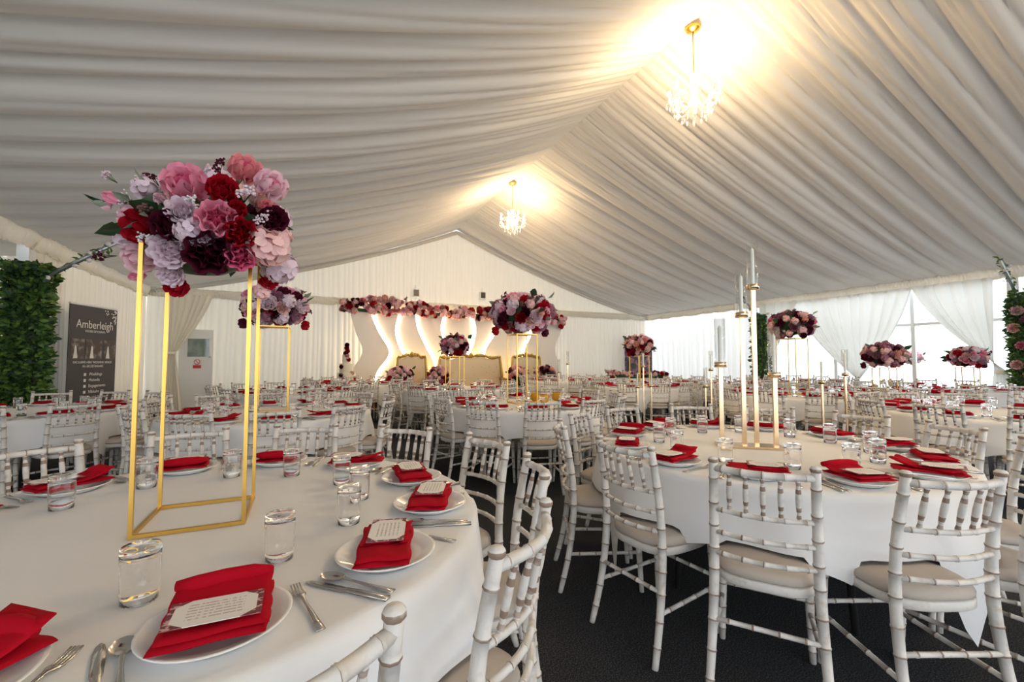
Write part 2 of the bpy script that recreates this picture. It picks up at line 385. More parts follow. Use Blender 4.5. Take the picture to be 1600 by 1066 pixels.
# ------------------------------------------------------------------ chandeliers
def chandelier(x, y, zt, label):
    e = empty('chandelier', (x, y, zt)); tag(e, label, 'chandelier', 'crystal chandeliers under the ridge')
    m = MB(); m.lathe([(.01, 0), (.10, -.005), (.08, -.03), (.01, -.05)], 16); m.build('ceiling_rose', M['gold'], e)
    m = MB(); m.tube([(0, 0, -.04), (0, 0, -.66)], .008, 6); m.build('chain', M['gold'], e)
    m = MB(); m.lathe([(.005, -.62), (.06, -.64), (.035, -.70), (.05, -.80), (.03, -.9), (.075, -.98), (.05, -1.06), (.02, -1.12), (.03, -1.16), (.004, -1.2)], 12); m.build('column', M['frost'], e)
    for k in range(8):
        a = 2*pi*k/8; ca, sa = cos(a), sin(a); R = .29
        m = MB(); m.tube([(ca*q, sa*q, z) for q, z in ((.04, -.98), (.12, -1.06), (.21, -1.05), (R, -.93))], .009, 6)
        m.lathe([(.005, -.935), (.04, -.92), (.045, -.905)], 10, (ca*R, sa*R, 0)); m.tube([(ca*R, sa*R, -.92), (ca*R, sa*R, -.84)], .012, 6)
        arm = m.build('arm', M['frost'], e)
        m = MB(); m.add(sphere_mb(.022, 8, 6, 1.9), Matrix.Translation((ca*R, sa*R, -.80))); m.build('bulb', M['bulb'], arm)
        m = MB()
        for (q, z, s) in ((R, -1.0, 1), (R+.035, -.98, .8), (R-.04, -1.02, .8), (.2, -1.13, 1), (.12, -1.18, 1.1)):
            m.add(sphere_mb(.012*s, 6, 4, 2.6), Matrix.Translation((ca*q, sa*q, z))); m.tube([(ca*q, sa*q, z+.03), (ca*q, sa*q, z+.08)], .003, 4)
        for t in range(1, 7):
            q = lerp(.03, R, t/7); z = lerp(-.66, -.86, t/7)-.08*sin(pi*t/7); m.add(sphere_mb(.009, 5, 4), Matrix.Translation((ca*q, sa*q, z)))
        m.build('crystal_drops', M['frost'], arm)['kind'] = 'stuff'
    ld = bpy.data.lights.new('chandelier_light', 'POINT'); ld.energy = 125; ld.color = (1, .70, .36); ld.shadow_soft_size = .2
    lo = bpy.data.objects.new('chandelier_light', ld); COL.objects.link(lo); lo.parent = e; lo.location = (0, 0, -.88)
for (x, y, l) in ((XC, 3.82, 'large near crystal chandelier hanging under the roof ridge'), (XC, 9.13, 'smaller far crystal chandelier nearer the gable wall'), (XC, -1.3, 'crystal chandelier behind the camera under the ridge')):
    chandelier(x, y, ZR-.06, l)

# ------------------------------------------------------------------ flowers
def petal(L, W, curl, cup, m, base, yaw, pitch, n=4, mi=0):
    T = Matrix.Translation(base) @ Matrix.Rotation(yaw, 4, 'Z') @ Matrix.Rotation(pitch, 4, 'X')
    b = len(m.v)
    for i in range(n+1):
        t = i/n; wv = W*(sin(pi*min(.93, .12+.8*t))**.7)
        for j in (-1, -.5, 0, .5, 1):
            x = wv*.5*j; m.v.append(tuple(T @ Vector((x, curl*t*t*L*(.9 if t > .6 else .3)-cup*(j*j)*W*.5, t*L))))
    for i in range(n):
        for j in range(4): m.face((b+i*5+j, b+i*5+j+1, b+(i+1)*5+j+1, b+(i+1)*5+j), mi)
def rose_mesh(kind, mt, inner=None):
    m = MB()
    if kind == 'rose':
        rings = [(3, .30, .30, .1, .06, -.05), (4, .42, .40, .15, .12, .12), (5, .52, .50, .25, .2, .32), (6, .60, .60, .4, .27, .58), (7, .62, .66, .55, .32, .88)]
    elif kind == 'peony':
        rings = [(5, .30, .34, .3, .10, .0), (7, .42, .42, .4, .18, .3), (8, .50, .5, .5, .25, .6), (9, .55, .52, .6, .3, .95), (9, .56, .55, .5, .3, 1.3)]
    else:
        rings = [(3, .55, .40, .05, .10, -.08), (4, .6, .5, .15, .2, .12), (4, .6, .5, .3, .26, .3)]
    for ri, (n, L, W, cup, r, p) in enumerate(rings):
        for k in range(n):
            a = 2*pi*(k+.5*(ri % 2)+.13*ri)/n
            petal(L, W, .35+.25*ri/len(rings), .35, m, (r*.6*sin(-a)*-1*.5, r*.6*cos(a)*-.5, -.32+.05*(4-ri)*0), a, p, 4, 0 if ri > 2 or not inner else 1)
    return m.mesh(kind, [mt, inner or mt])
def hydrangea_mesh(mt, r=random.Random(5)):
    m = MB(); n = 46
    for i in range(n):
        z = 1-1.5*(i+.5)/n; a = i*2.39996; q = math.sqrt(max(0, 1-z*z)); d = Vector((q*cos(a), q*sin(a), z))
        T = Matrix.Translation(d*r.uniform(.38, .48)) @ up_rot(d+Vector((r.uniform(-.5, .5), r.uniform(-.5, .5), r.uniform(-.5, .5))), r.uniform(0, 3)) 
        b = len(m.v); s = .15
        for (x, y, zz) in ((0, 0, 0), (s, 0, .02), (s*.7, s*.7, .05), (0, s, .02), (-s*.7, s*.7, .05), (-s, 0, .02), (-s*.7, -s*.7, .05), (0, -s, .02), (s*.7, -s*.7, .05)): m.v.append(tuple(T @ Vector((x, y, zz))))
        for k in range(8): m.face((b, b+1+k, b+1+(k+1) % 8))
    m.add(sphere_mb(.33, 8, 6)); return m.mesh('hydrangea', mt)
def sprig_mesh(mt, r=random.Random(9)):
    m = MB()
    for k in range(9):
        a = r.uniform(0, 6.28); q = r.uniform(.05, .35); p = (q*cos(a), q*sin(a), r.uniform(.25, .7)); m.tube([(0, 0, -.4), (p[0]*.5, p[1]*.5, .1), p], .012, 4, 1)
        for j in range(4): m.add(sphere_mb(.06, 5, 4), Matrix.Translation(Vector(p)+Vector((r.uniform(-.1, .1), r.uniform(-.1, .1), r.uniform(-.1, .1)))), 0)
    return m.mesh('sprig', [mt, M['stem']])
ROSE = {c: rose_mesh('rose', M['f_'+c], M['f_'+{'pink': 'hot', 'light': 'pink', 'coral': 'hot'}.get(c, c)]) for c in ('pink', 'light', 'coral', 'red', 'burg', 'hot', 'blush', 'mauve', 'peach')}
PEONY = {c: rose_mesh('peony', M['f_'+c]) for c in ('lilac', 'light', 'burg', 'white', 'blush')}
BUD = {c: rose_mesh('bud', M['f_'+c]) for c in ('pink', 'light', 'hot', 'red', 'lilac')}
HYD = {c: hydrangea_mesh(M['f_'+c]) for c in ('blush', 'lilac', 'light', 'mauve', 'peach')}
SPR = {c: sprig_mesh(M['f_'+c]) for c in ('brown', 'lilac', 'burg', 'white')}
LEAFM = leaf_mb(.11, .07).mesh('leaf', M['leafdark']); LEAFS = leaf_mb(.09, .05).mesh('leaf', M['leafgrey'])
def bloom(kind, c, parent, p, d, dia, roll=0):
    me = {'rose': ROSE, 'peony': PEONY, 'bud': BUD, 'hyd': HYD, 'spr': SPR}[kind][c]
    nm = {'rose': 'rose', 'peony': 'peony', 'bud': 'rosebud', 'hyd': 'hydrangea', 'spr': 'filler_sprig'}[kind]
    o = bpy.data.objects.new(nm, me); COL.objects.link(o); o.parent = parent
    o.matrix_local = Matrix.Translation(p) @ up_rot(d, roll) @ Matrix.Scale(dia/1.05, 4)
    return o
PAL = [('rose', 'pink', 3), ('rose', 'light', 2), ('rose', 'red', 3), ('rose', 'burg', 4), ('peony', 'lilac', 3), ('peony', 'light', 2), ('hyd', 'blush', 3), ('hyd', 'lilac', 3), ('hyd', 'mauve', 2), ('rose', 'mauve', 2), ('peony', 'blush', 2), ('spr', 'brown', 2), ('spr', 'burg', 1)]
PALR = [('rose', 'red', 4), ('rose', 'burg', 4), ('rose', 'blush', 3), ('hyd', 'blush', 3), ('rose', 'light', 3), ('hyd', 'light', 2), ('rose', 'coral', 2), ('rose', 'peach', 3), ('spr', 'brown', 2)]
PALM = [('rose', 'mauve', 4), ('hyd', 'mauve', 4), ('rose', 'burg', 3), ('hyd', 'blush', 4), ('rose', 'peach', 2), ('peony', 'blush', 3), ('rose', 'hot', 1), ('spr', 'burg', 2)]
def pick(pal, r):
    t = r.uniform(0, sum(q[2] for q in pal))
    for k, c, wgt in pal:
        t -= wgt
        if t <= 0: return k, c
    return pal[0][:2]
def flower_ball(loc, w, h, n, label, seed, pal=PAL, dia=.11, hang=2, group=None, parts=True):
    """ellipsoidal arrangement whose underside rests at loc"""
    r = random.Random(seed); e = empty('flower_arrangement', loc); tag(e, label, 'flowers', group)
    m = MB(); m.add(sphere_mb(1, 10, 8), Matrix.Translation((0, 0, h*.42)) @ Matrix.Diagonal((w*.33, w*.33, h*.33, 1))); m.build('foam_core', M['leafdark'], e)
    for i in range(n):
        z = 1-1.86*(i+.5)/n; a = i*2.39996+r.uniform(-.2, .2); q = math.sqrt(max(0, 1-z*z)); d = Vector((q*cos(a), q*sin(a), z))
        k, c = pick(pal, r); s = dia*r.uniform(.8, 1.3)*(.8 if k == 'bud' else 1); rr = r.uniform(.86, 1.02)
        p = Vector((d.x*(w/2-s*.3)*rr, d.y*(w/2-s*.3)*rr, h*.44+d.z*(h/2-s*.3)*rr))
        bloom(k, c, e, p, d+Vector((0, 0, .25)), s, r.uniform(0, 6))
    for i in range(10):
        a = r.uniform(0, 6.28); d = Vector((cos(a), sin(a), r.uniform(-.5, .9)))
        o = bpy.data.objects.new('leaf', LEAFM if i % 2 else LEAFS); COL.objects.link(o); o.parent = e
        o.matrix_local = Matrix.Translation((d.x*w*.42, d.y*w*.42, h*.42+d.z*h*.40)) @ dir_rot(d, r.uniform(0, 6)) @ Matrix.Scale(w/.62, 4)
    for i in range(hang):
        a = r.uniform(0, 6.28); k, c = 'rose', r.choice(['burg', 'red']); bloom(k, c, e, (cos(a)*w*.45, sin(a)*w*.45, h*.05), (cos(a), sin(a), -.1), dia*.9)
    return e
def gold_stand(loc, s, h, label, t=.011, rz=0, group=None):
    e = empty('flower_stand', loc, rz); tag(e, label, 'flower stand', group)
    q = s/2
    for sx, sy in ((-1, -1), (1, -1), (1, 1), (-1, 1)):
        m = MB(); m.box((sx*q, sy*q, h/2), (t, t, h)); m.build('leg', M['gold'], e, False)
    for z, nm in ((t/2, 'base_bar'), (h-t/2, 'top_bar')):
        for c, d in (((0, -q, z), (s-t, t, t)), ((0, q, z), (s-t, t, t)), ((-q, 0, z), (t, s-t, t)), ((q, 0, z), (t, s-t, t))):
            m = MB(); m.box(c, d); m.build(nm, M['gold'], e, False)
    m = MB(); m.box((0, 0, h-t*.5), (s-t*1.2, s-t*1.2, .003)); m.build('top_plate', M['gold'], e, False)
    return e

for i, (dy, z_, k_, c_) in enumerate([(-.05, 2.02, 'rose', 'mauve'), (.1, 1.88, 'peony', 'blush'), (-.1, 1.72, 'rose', 'hot'), (.02, 1.55, 'rose', 'pink'), (.08, 1.2, 'peony', 'blush'), (-.06, 1.02, 'rose', 'peach'), (.05, 2.2, 'peony', 'light')]):
    bloom(k_, c_, RC1, (-.25, dy, z_), (-1, -.3, .1), .17)
# ------------------------------------------------------------------ chair prototype
def ringed(m, pts, rads, n, ring_t, rw=.0042, bump=.0022):
    """tube with little turned rings at arc fractions ring_t"""
    P = [Vector(p) for p in pts]; L = [0]
    for a, b in zip(P, P[1:]): L.append(L[-1]+(b-a).length)
    tot = L[-1]
    def ev(s):
        for i in range(len(P)-1):
            if s <= L[i+1] or i == len(P)-2:
                t = (s-L[i])/(L[i+1]-L[i]); return P[i].lerp(P[i+1], t), lerp(rads[i], rads[i+1], t)
    ss = [(x, 0, 0) for x in L]
    for rt in ring_t:
        c = rt*tot; ss += [(c-rw, 0, 0), (c-rw*.7, bump, 1), (c+rw*.7, bump, 0), (c+rw, 0, 0)]
    ss.sort(key=lambda q: q[0]); ss = [q for q in ss if 0 <= q[0] <= tot]
    pp = []; rr = []; mm = []
    for s, b, k in ss:
        p, r = ev(s); pp.append(p); rr.append(r+b); mm.append(k)
    m.tube(pp, rr, n, 0, True, mm)
LW = [M['lime'], M['ring']]
def smooth_path(pts, n=14):
    P = [Vector(p) for p in pts]; out = []
    for i in range(n+1):
        t = i/n*(len(P)-1); k = min(len(P)-2, int(t)); u = t-k
        p0 = P[max(0, k-1)]; p1 = P[k]; p2 = P[k+1]; p3 = P[min(len(P)-1, k+2)]
        out.append(.5*((2*p1)+(p2-p0)*u+(2*p0-5*p1+4*p2-p3)*u*u+(3*p1-p0-3*p2+p3)*u**3))
    return out
def chair_parts():
    out = []
    for s in (-1, 1):
        m = MB(); pts = smooth_path([(s*.192, -.265, 0), (s*.180, -.215, .2), (s*.170, -.185, .44), (s*.166, -.195, .66), (s*.162, -.235, .885)], 14)
        rad = [pw(((0, .0135), (.25, .0165), (.5, .0185), (1, .0155)), i/14) for i in range(15)]
        ringed(m, pts, rad, 9, [.09, .2, .32, .42, .53, .62, .72, .82, .93])
        m.lathe([(.0155, 0), (.0185, .004), (.0185, .013), (.013, .02), (.0005, .022)], 9, (s*.162, -.235, .883), mats=[1, 1, 0, 0]); out.append(('back_post', m, LW))
        m = MB(); ringed(m, [(s*.172, .185, 0), (s*.165, .172, .25), (s*.160, .165, .43)], [.0125, .017, .018], 8, [.12, .35, .6, .85]); out.append(('front_leg', m, LW))
    def rail(z, r, bow, n=8, rings=(.1, .3, .5, .7, .9)):
        yb = pw(((.2, -.215), (.44, -.185), (.66, -.195), (.885, -.235)), z); xw = pw(((.2, .18), (.44, .17), (.66, .166), (.885, .162)), z)
        m = MB(); pts = [(lerp(-xw, xw, i/10), yb-bow*sin(pi*i/10), z) for i in range(11)]; ringed(m, pts, [r]*11, n, rings, .005, .0018); return m
    out.append(('top_rail', rail(.862, .0135, .045), LW))
    for z in (.70, .612, .532): out.append(('back_rail', rail(z, .0095, .04), LW))
    for k in range(5):
        t = (k+1)/6; x0, x1 = lerp(-.166, .166, t), lerp(-.162, .162, t); y0 = -.198-.04*sin(pi*t); y1 = -.232-.045*sin(pi*t)
        m = MB(); pts = [(lerp(x0, x1, q), lerp(y0, y1, q), lerp(.70, .86, q)) for q in (0, .08, .16, .24, .34, .5, .66, .76, .84, .92, 1)]
        m.tube(pts, [.006, .0085, .0065, .008, .0095, .0105, .0095, .008, .0065, .0085, .006], 7, 0, True, [0, 1, 0, 1, 0, 0, 1, 0, 1, 0]); out.append(('spindle', m, LW))
    def outline(k, n=32):      # rounded trapezoid seat outline
        pts = []
        for i in range(n):
            a = 2*pi*i/n; c, s = cos(a), sin(a); ex = .62
            x = abs(c)**ex*(1 if c > 0 else -1); y = abs(s)**ex*(1 if s > 0 else -1)
            pts.append((x*(.179+.005*y)*k, y*.195*k-.002))
        return pts
    def slab(levels):
        m = MB(); n = 32
        for k, z in levels:
            for x, y in outline(k, n): m.v.append((x, y, z))
        for i in range(len(levels)-1):
            for j in range(n): m.face((i*n+j, i*n+(j+1) % n, (i+1)*n+(j+1) % n, (i+1)*n+j))
        m.face(list(range(n))[::-1]); m.face([(len(levels)-1)*n+j for j in range(n)]); return m
    out.append(('seat_frame', slab([(.97, .415), (1.0, .42), (1.0, .447), (.98, .45)]), LW))
    out.append(('seat_cushion', slab([(.95, .451), (.995, .456), (1.0, .468), (.97, .482), (.85, .492), (.6, .499), (.3, .502), (.05, .503)]), [M['cushion']]))
    def st(a, b):
        m = MB(); ringed(m, [a, b], [.0095, .0095], 7, [.15, .38, .62, .85], .005, .0018); return m
    out.append(('stretcher', st((-.174, -.205, .285), (.174, -.205, .285)), LW))
    out.append(('stretcher', st((-.165, .172, .26), (.165, .172, .26)), LW))
    for s in (-1, 1): out.append(('stretcher', st((s*.180, -.215, .2), (s*.166, .174, .21)), LW))
    return out
CP = [(n, m.mesh(n, mm)) for n, m, mm in chair_parts()]
cj = MB()
for n, m, mm in chair_parts():
    cj.add(m, None, 2 if n == 'seat_cushion' else None)
CHAIR_ONE = cj.mesh('chiavari_chair', [M['lime'], M['ring'], M['cushion']])
def chair(loc, rz, label, group, detail=True):
    if detail:
        e = empty('chiavari_chair', loc, rz)
        for n, me in CP: inst(n, me, e)
    else:
        e = inst('chiavari_chair', CHAIR_ONE, None, loc, (0, 0, rz))
    return tag(e, label, 'chair', group)

# ------------------------------------------------------------------ tableware prototypes
pl = MB(); pl.lathe([(.001, .004), (.085, .004), (.088, .0), (.09, .004), (.121, .017), (.127, .021), (.126, .0235), (.119, .0215), (.092, .0095), (.086, .008), (.001, .008)], 40); PLATE = pl.mesh('dinner_plate', M['plate'])
gl = MB()   # tumbler standing upside down, thick base uppermost
gl.lathe([(.0305, 0), (.0325, .0), (.0345, .03), (.036, .09), (.0365, .112), (.034, .117), (.001, .117)], 24); gl.lathe([(.0005, .099), (.0325, .099), (.0335, .09), (.0322, .03), (.0305, 0)], 24)
GLASS = gl.mesh('glass_tumbler', M['glass'])
def fork_mb():
    m = MB(); sec = [(-.10, .0085, .0), (-.06, .0065, .001), (0, .0035, .004), (.035, .004, .006), (.05, .011, .004), (.06, .012, .002)]
    def strip(sec, th=.0022):
        b = len(m.v)
        for y, w_, z in sec:
            for x, zz in ((-w_, 0), (w_, 0), (w_, th), (-w_, th)): m.v.append((x, y, z+zz))
        for i in range(len(sec)-1):
            for k in range(4): m.face((b+i*4+k, b+i*4+(k+1) % 4, b+i*4+4+(k+1) % 4, b+i*4+4+k))
        m.face((b+3, b+2, b+1, b)); m.face([b+(len(sec)-1)*4+k for k in range(4)])
    strip(sec)
    for k in range(4):
        x = -.009+.006*k; b = len(m.v); 
        for y, z in ((.059, .002), (.08, .003), (.1, .008)):
            for dx, dz in ((-.0016, 0), (.0016, 0), (.0016, .002), (-.0016, .002)): m.v.append((x+dx, y, z+dz))
        for i in range(2):
            for q in range(4): m.face((b+i*4+q, b+i*4+(q+1) % 4, b+i*4+4+(q+1) % 4, b+i*4+4+q))
        m.face([b+8+q for q in range(4)])
    return m, strip
fm, _ = fork_mb(); FORK = fm.mesh('dinner_fork', M['steel'])
def knife_mb():
    m = MB(); sec = [(-.11, .009, .006), (-.05, .008, .006), (0, .006, .005), (.01, .009, .003), (.08, .010, .002), (.108, .006, .0015), (.118, .001, .001)]
    for y, w_, t in sec:
        for x, z in ((-w_, 0), (w_, 0), (w_, t), (-w_, t)): m.v.append((x, y, z))
    for i in range(len(sec)-1):
        for k in range(4): m.face((i*4+k, i*4+(k+1) % 4, i*4+4+(k+1) % 4, i*4+4+k))
    m.face((3, 2, 1, 0)); return m
KNIFE = knife_mb().mesh('dinner_knife', M['steel'])
def spoon_mb():
    m = MB(); sec = [(-.10, .0085, .0), (-.06, .0065, .001), (.0, .0035, .005), (.035, .004, .007)]
    for y, w_, z in sec:
        for x, zz in ((-w_, 0), (w_, 0), (w_, .0022), (-w_, .0022)): m.v.append((x, y, z+zz))
    for i in range(len(sec)-1):
        for k in range(4): m.face((i*4+k, i*4+(k+1) % 4, i*4+4+(k+1) % 4, i*4+4+k))
    m.face((3, 2, 1, 0)); b = len(m.v); N = 14
    for rr, dz in ((1, .009), (.8, .004), (.45, .0012), (.05, .0004)):
        for k in range(N): a = 2*pi*k/N; m.v.append((.0205*rr*cos(a), .066+.033*rr*sin(a), dz))
    for i in range(3):
        for k in range(N): m.face((b+i*N+k, b+i*N+(k+1) % N, b+(i+1)*N+(k+1) % N, b+(i+1)*N+k))
    m.face([b+3*N+k for k in range(N)]); return m
SPOON = spoon_mb().mesh('dessert_spoon', M['steel'])
def slab_cloth(m, w, l, z0, th, dx=0, dy=0, rz=0, lift=0, bend=0, seed=0):
    """soft rounded folded cloth layer with gently rumpled top"""
    r = random.Random(seed); ph = [r.uniform(0, 6) for _ in range(4)]; n = 12; b = len(m.v)
    def P(u, v, top):
        x = (u-.5)*w; y = (v-.5)*l; ed = min(u, 1-u, v, 1-v)
        rd = th*.5*(1-min(1, ed/.05))**2
        z = z0+(th-rd if top else rd*.7)+.003*sin(9*u+ph[0])*sin(7*v+ph[1])*(1 if top else .4)+lift*max(0, v-.55)**1.5*2.2+bend*(abs(u-.5)*2)**2*-1
        return (dx+x*cos(rz)-y*sin(rz)+.003*sin(11*v+ph[2]), dy+x*sin(rz)+y*cos(rz)+.003*sin(9*u+ph[3]), z)
    for top in (1, 0):
        for i in range(n+1):
            for j in range(n+1): m.v.append(P(i/n, j/n, top))
    N = (n+1)**2
    for i in range(n):
        for j in range(n):
            a = b+i*(n+1)+j; m.face((a, a+n+1, a+n+2, a+1)); a += N; m.face((a, a+1, a+n+2, a+n+1))
    for j in range(n):
        for (p, q) in ((j, j+1), (n*(n+1)+j+1, n*(n+1)+j)): m.face((b+p, b+q, b+q+N, b+p+N))
        for (p, q) in (((j+1)*(n+1), j*(n+1)), (j*(n+1)+n, (j+1)*(n+1)+n)): m.face((b+p, b+q, b+q+N, b+p+N))
NAPK = []
for k in range(4):
    m = MB()
    if k == 0:   # flat oblong packet
        slab_cloth(m, .13, .245, .022, .010, seed=k); slab_cloth(m, .128, .235, .032, .010, .002, -.003, .02, seed=k+9); slab_cloth(m, .122, .15, .042, .006, .0, -.04, -.01, seed=k+20)
    elif k == 1:  # squarer with rolled far edge
        slab_cloth(m, .175, .20, .022, .011, seed=k); slab_cloth(m, .17, .19, .033, .009, .003, .002, .03, lift=.03, seed=k+9)
        m.tube([(x, .085+.004*sin(40*x), .056) for x in (-.085, -.05, 0, .05, .085)], [.010, .017, .019, .017, .010], 8)
    elif k == 2:  # puffed end standing up
        slab_cloth(m, .13, .24, .022, .010, bend=.0, seed=k); slab_cloth(m, .125, .23, .032, .010, 0, .004, .04, lift=.05, seed=k+9); m.tube([(x, .088+.006*sin(50*x), .056) for x in (-.058, -.03, 0, .03, .058)], [.010, .018, .021, .017, .009], 8)
    else:        # twisted corner
        slab_cloth(m, .12, .25, .022, .010, rz=.1, seed=k); slab_cloth(m, .10, .22, .032, .011, .015, .01, -.28, lift=.04, seed=k+9)
    NAPK.append(m.mesh('folded_napkin', M['napkin']))
cm = MB(); cm.box((0, 0, 0), (.15, .092, .0016)); CARD = cm.mesh('menu_card', M['card'], False)

# ------------------------------------------------------------------ round tables
TABZ = .755; TR = .915
def tablecloth_mesh(rot, half=1.17, seed=0, R=TR, seats=()):
    r = random.Random(seed); N = 180; m = MB(); rows = 12; pa = [r.uniform(0, 6.28) for _ in range(4)]
    for rr in (.001, .3, .6, .85, .97): 
        for k in range(N): a = 2*pi*k/N; m.v.append((R*rr*cos(a), R*rr*sin(a), TABZ+.0012*sin(5*a+pa[0])*rr))
    base = 5
    for i in range(rows+1):
        t = i/rows
        for k in range(N):
            a = 2*pi*k/N; b = a-rot; c = max(abs(cos(b)), abs(sin(b))); drop = min(half/c, half*1.36)-R
            if seats:
                gap = min(abs((a-radians(q)+pi) % (2*pi)-pi) for q in seats); lim = lerp(.240, .62, min(1, max(0, (gap-.155)/.11))); drop = min(drop, lim)
            kc = max(0, (1/c-1)/.414)                       # 0 mid-side, 1 at corner
            wave = (.014+.03*kc)*sin(9*a+pa[1]+.6*sin(2*a+pa[2]))+.012*sin(17*a+pa[3])
            s = t*drop; corner_r = .012
            out = corner_r*min(1, s/.02)+ (.03+.03*kc)*min(1, s/.2) + wave*min(1, s/.25)*(.5+.5*t)
            z = TABZ - (s if s > .02 else s*s/.04) 
            m.v.append(((R+out)*cos(a), (R+out)*sin(a), z))
    tot = base+rows+1
    for i in range(tot-1):
        for k in range(N): m.face((i*N+k, i*N+(k+1) % N, (i+1)*N+(k+1) % N, (i+1)*N+k))
    return m.mesh('tablecloth', M['cloth'])
CLOCK = ['twelve', 'one', 'two', 'three', 'four', 'five', 'six', 'seven', 'eight', 'nine', 'ten', 'eleven']
CENT = [(-.33, 1.75), (2.45, 1.75), (-.3, 5.0), (2.4, 4.75), (-2.6, 6.1), (6.2, 1.9), (6.8, 4.25), (6.2, 7.0), (8.6, 7.1), (2.5, 7.8), (-.2, 8.1), (1.1, 10.4), (6.1, 9.8), (8.85, 3.99), (10.85, 3.63), (11.0, 6.7), (8.9, 10.2)]
def inview(p, mx=230, my=330):
    q = proj(p); return q is not None and -mx < q[0] < 1600+mx and q[1] < 1066+my
def round_table(c, ph, rot, seats, seed, cards=True, cutl=True, detail=True, napk=None, skip_ch=()):
    r = random.Random(seed); x, y = c
    e = empty('round_table', (x, y, 0)); tag(e, 'round folding table under the cloth of %s' % ph, 'table', 'round guest tables')
    m = MB(); m.lathe([(.001, .722), (TR-.02, .722), (TR-.012, .728), (TR-.012, .748), (TR-.02, .752), (.001, .752)], 48); m.build('tabletop', M['white'], e)
    for k in range(4):
        a = pi/4+k*pi/2+rot; m = MB(); m.tube([(.5*cos(a), .5*sin(a), .722), (.56*cos(a), .56*sin(a), 0)], .016, 8); m.build('leg', M['black'], e)
    o = inst('tablecloth', tablecloth_mesh(rot, 1.17, seed, TR, seats), None, (x, y, 0)); tag(o, 'white square cloth draped over %s' % ph, 'tablecloth', 'white tablecloths')
    view = atan2(-y, -x)      # direction from table towards camera = six o'clock
    used = {}
    for i, s in enumerate(seats):
        a = radians(s); cl = (6 + round(((view-a)/(2*pi)*12))) % 12
        while cl in used and len(used) < 12: cl = (cl+1) % 12
        used[cl] = 1; oc = CLOCK[cl]; ca, sa = cos(a), sin(a); rz = a+pi/2       # chair +Y looks at centre
        rc = .905+r.uniform(-.02, .03); ac = a+r.uniform(-.008, .008)
        if i not in skip_ch and all(hypot(qx-x, qy-y) < .2 or hypot(x+rc*ca-qx, y+rc*sa-qy) > 1.19 for qx, qy in CENT) and all(hypot(x+1.0*ca-qx, y+1.0*sa-qy) > .62 for qx, qy in ((XR-.1, 3.22), (XR-.3, 8.3), (XL+.1, 8.2))) and inview((x+1.1*ca, y+1.1*sa, .7)):
            chair((x+rc*cos(ac), y+rc*sin(ac), 0), rz+r.uniform(-.03, .03), "limewashed chair at %s o'clock seat of %s" % (oc, ph), 'limewashed guest chairs', detail)
        if not inview((x+.7*ca, y+.7*sa, TABZ), 120, 200): continue
        def put(nm, me, rad, tan, z, rot_, lab, cat, grp):
            ob = inst(nm, me, None, (x+rad*ca-tan*sa, y+rad*sa+tan*ca, z), (0, 0, rot_)); return tag(ob, lab % (oc, ph), cat, grp)
        pr = .772+r.uniform(-.015, .008); pt = r.uniform(-.015, .015)
        put('dinner_plate', PLATE, pr, pt, TABZ+.002, 0, "white plate at %s o'clock place of %s", 'plate', 'dinner plates')
        nk, nr = (napk[i] if napk else (r.choice([0, 0, 1, 2, 3]), r.choice([pi/2, 0])+r.uniform(-.35, .35)))
        put('folded_napkin', NAPK[nk], pr, pt, TABZ+.0055, rz+nr, "folded red napkin at %s o'clock place of %s", 'napkin', 'red napkins')
        if cards:
            zt = {0: .0505, 1: .0490, 2: .0490, 3: .0500}[nk]; ofs = {0: -.035, 1: -.035, 2: -.045, 3: -.045}[nk]
            A = rz+nr; wx, wy = -sin(A)*ofs, cos(A)*ofs
            ob = inst('menu_card', CARD, None, (x+pr*ca-pt*sa+wx, y+pr*sa+pt*ca+wy, TABZ+zt+.0085), (.0, .02, A+(pi/2 if nk in (0, 2, 3) else 0))); tag(ob, "white menu card at %s o'clock place of %s" % (oc, ph), 'card', 'menu cards')
        put('glass_tumbler', GLASS, .53+r.uniform(-.03, .02), .14+r.uniform(-.02, .02), TABZ+.002, 0, "upturned tumbler at %s o'clock place of %s", 'glass', 'upturned tumblers')
        if cutl:
            put('dinner_fork', FORK, .79, .141, TABZ+.002, rz+r.uniform(-.06, .06), "steel fork at %s o'clock place of %s", 'fork', 'forks')
            put('dinner_knife', KNIFE, .79, -.178, TABZ+.002, rz+r.uniform(-.04, .04), "steel knife at %s o'clock place of %s", 'knife', 'knives')
            put('dessert_spoon', SPOON, .79, -.147, TABZ+.002, rz+r.uniform(-.04, .04), "steel spoon at %s o'clock place of %s", 'spoon', 'spoons')
    return e
def even(off, n=12): return [off+360/n*k for k in range(n)]
T1 = (-.33, 1.75); T2 = (2.45, 1.75)
hp = pi/2
round_table(T1, 'the nearest table at lower left', radians(-5), [-104, -75, -46, -17, 12, 42, 73, 102, 131, 160, -171, -138], 101,
            napk=[(2, -.5), (1, -.25), (0, hp+.55), (0, hp-.1), (0, hp-.25), (3, hp+.5), (1, .1), (1, -.1), (2, hp), (0, .2), (0, 0), (0, 0)])
round_table(T2, 'the candle rod table', radians(-147), [-173, -144, -115, -86, -57, -28, 1, 31, 62, 93, 123, 154], 102)
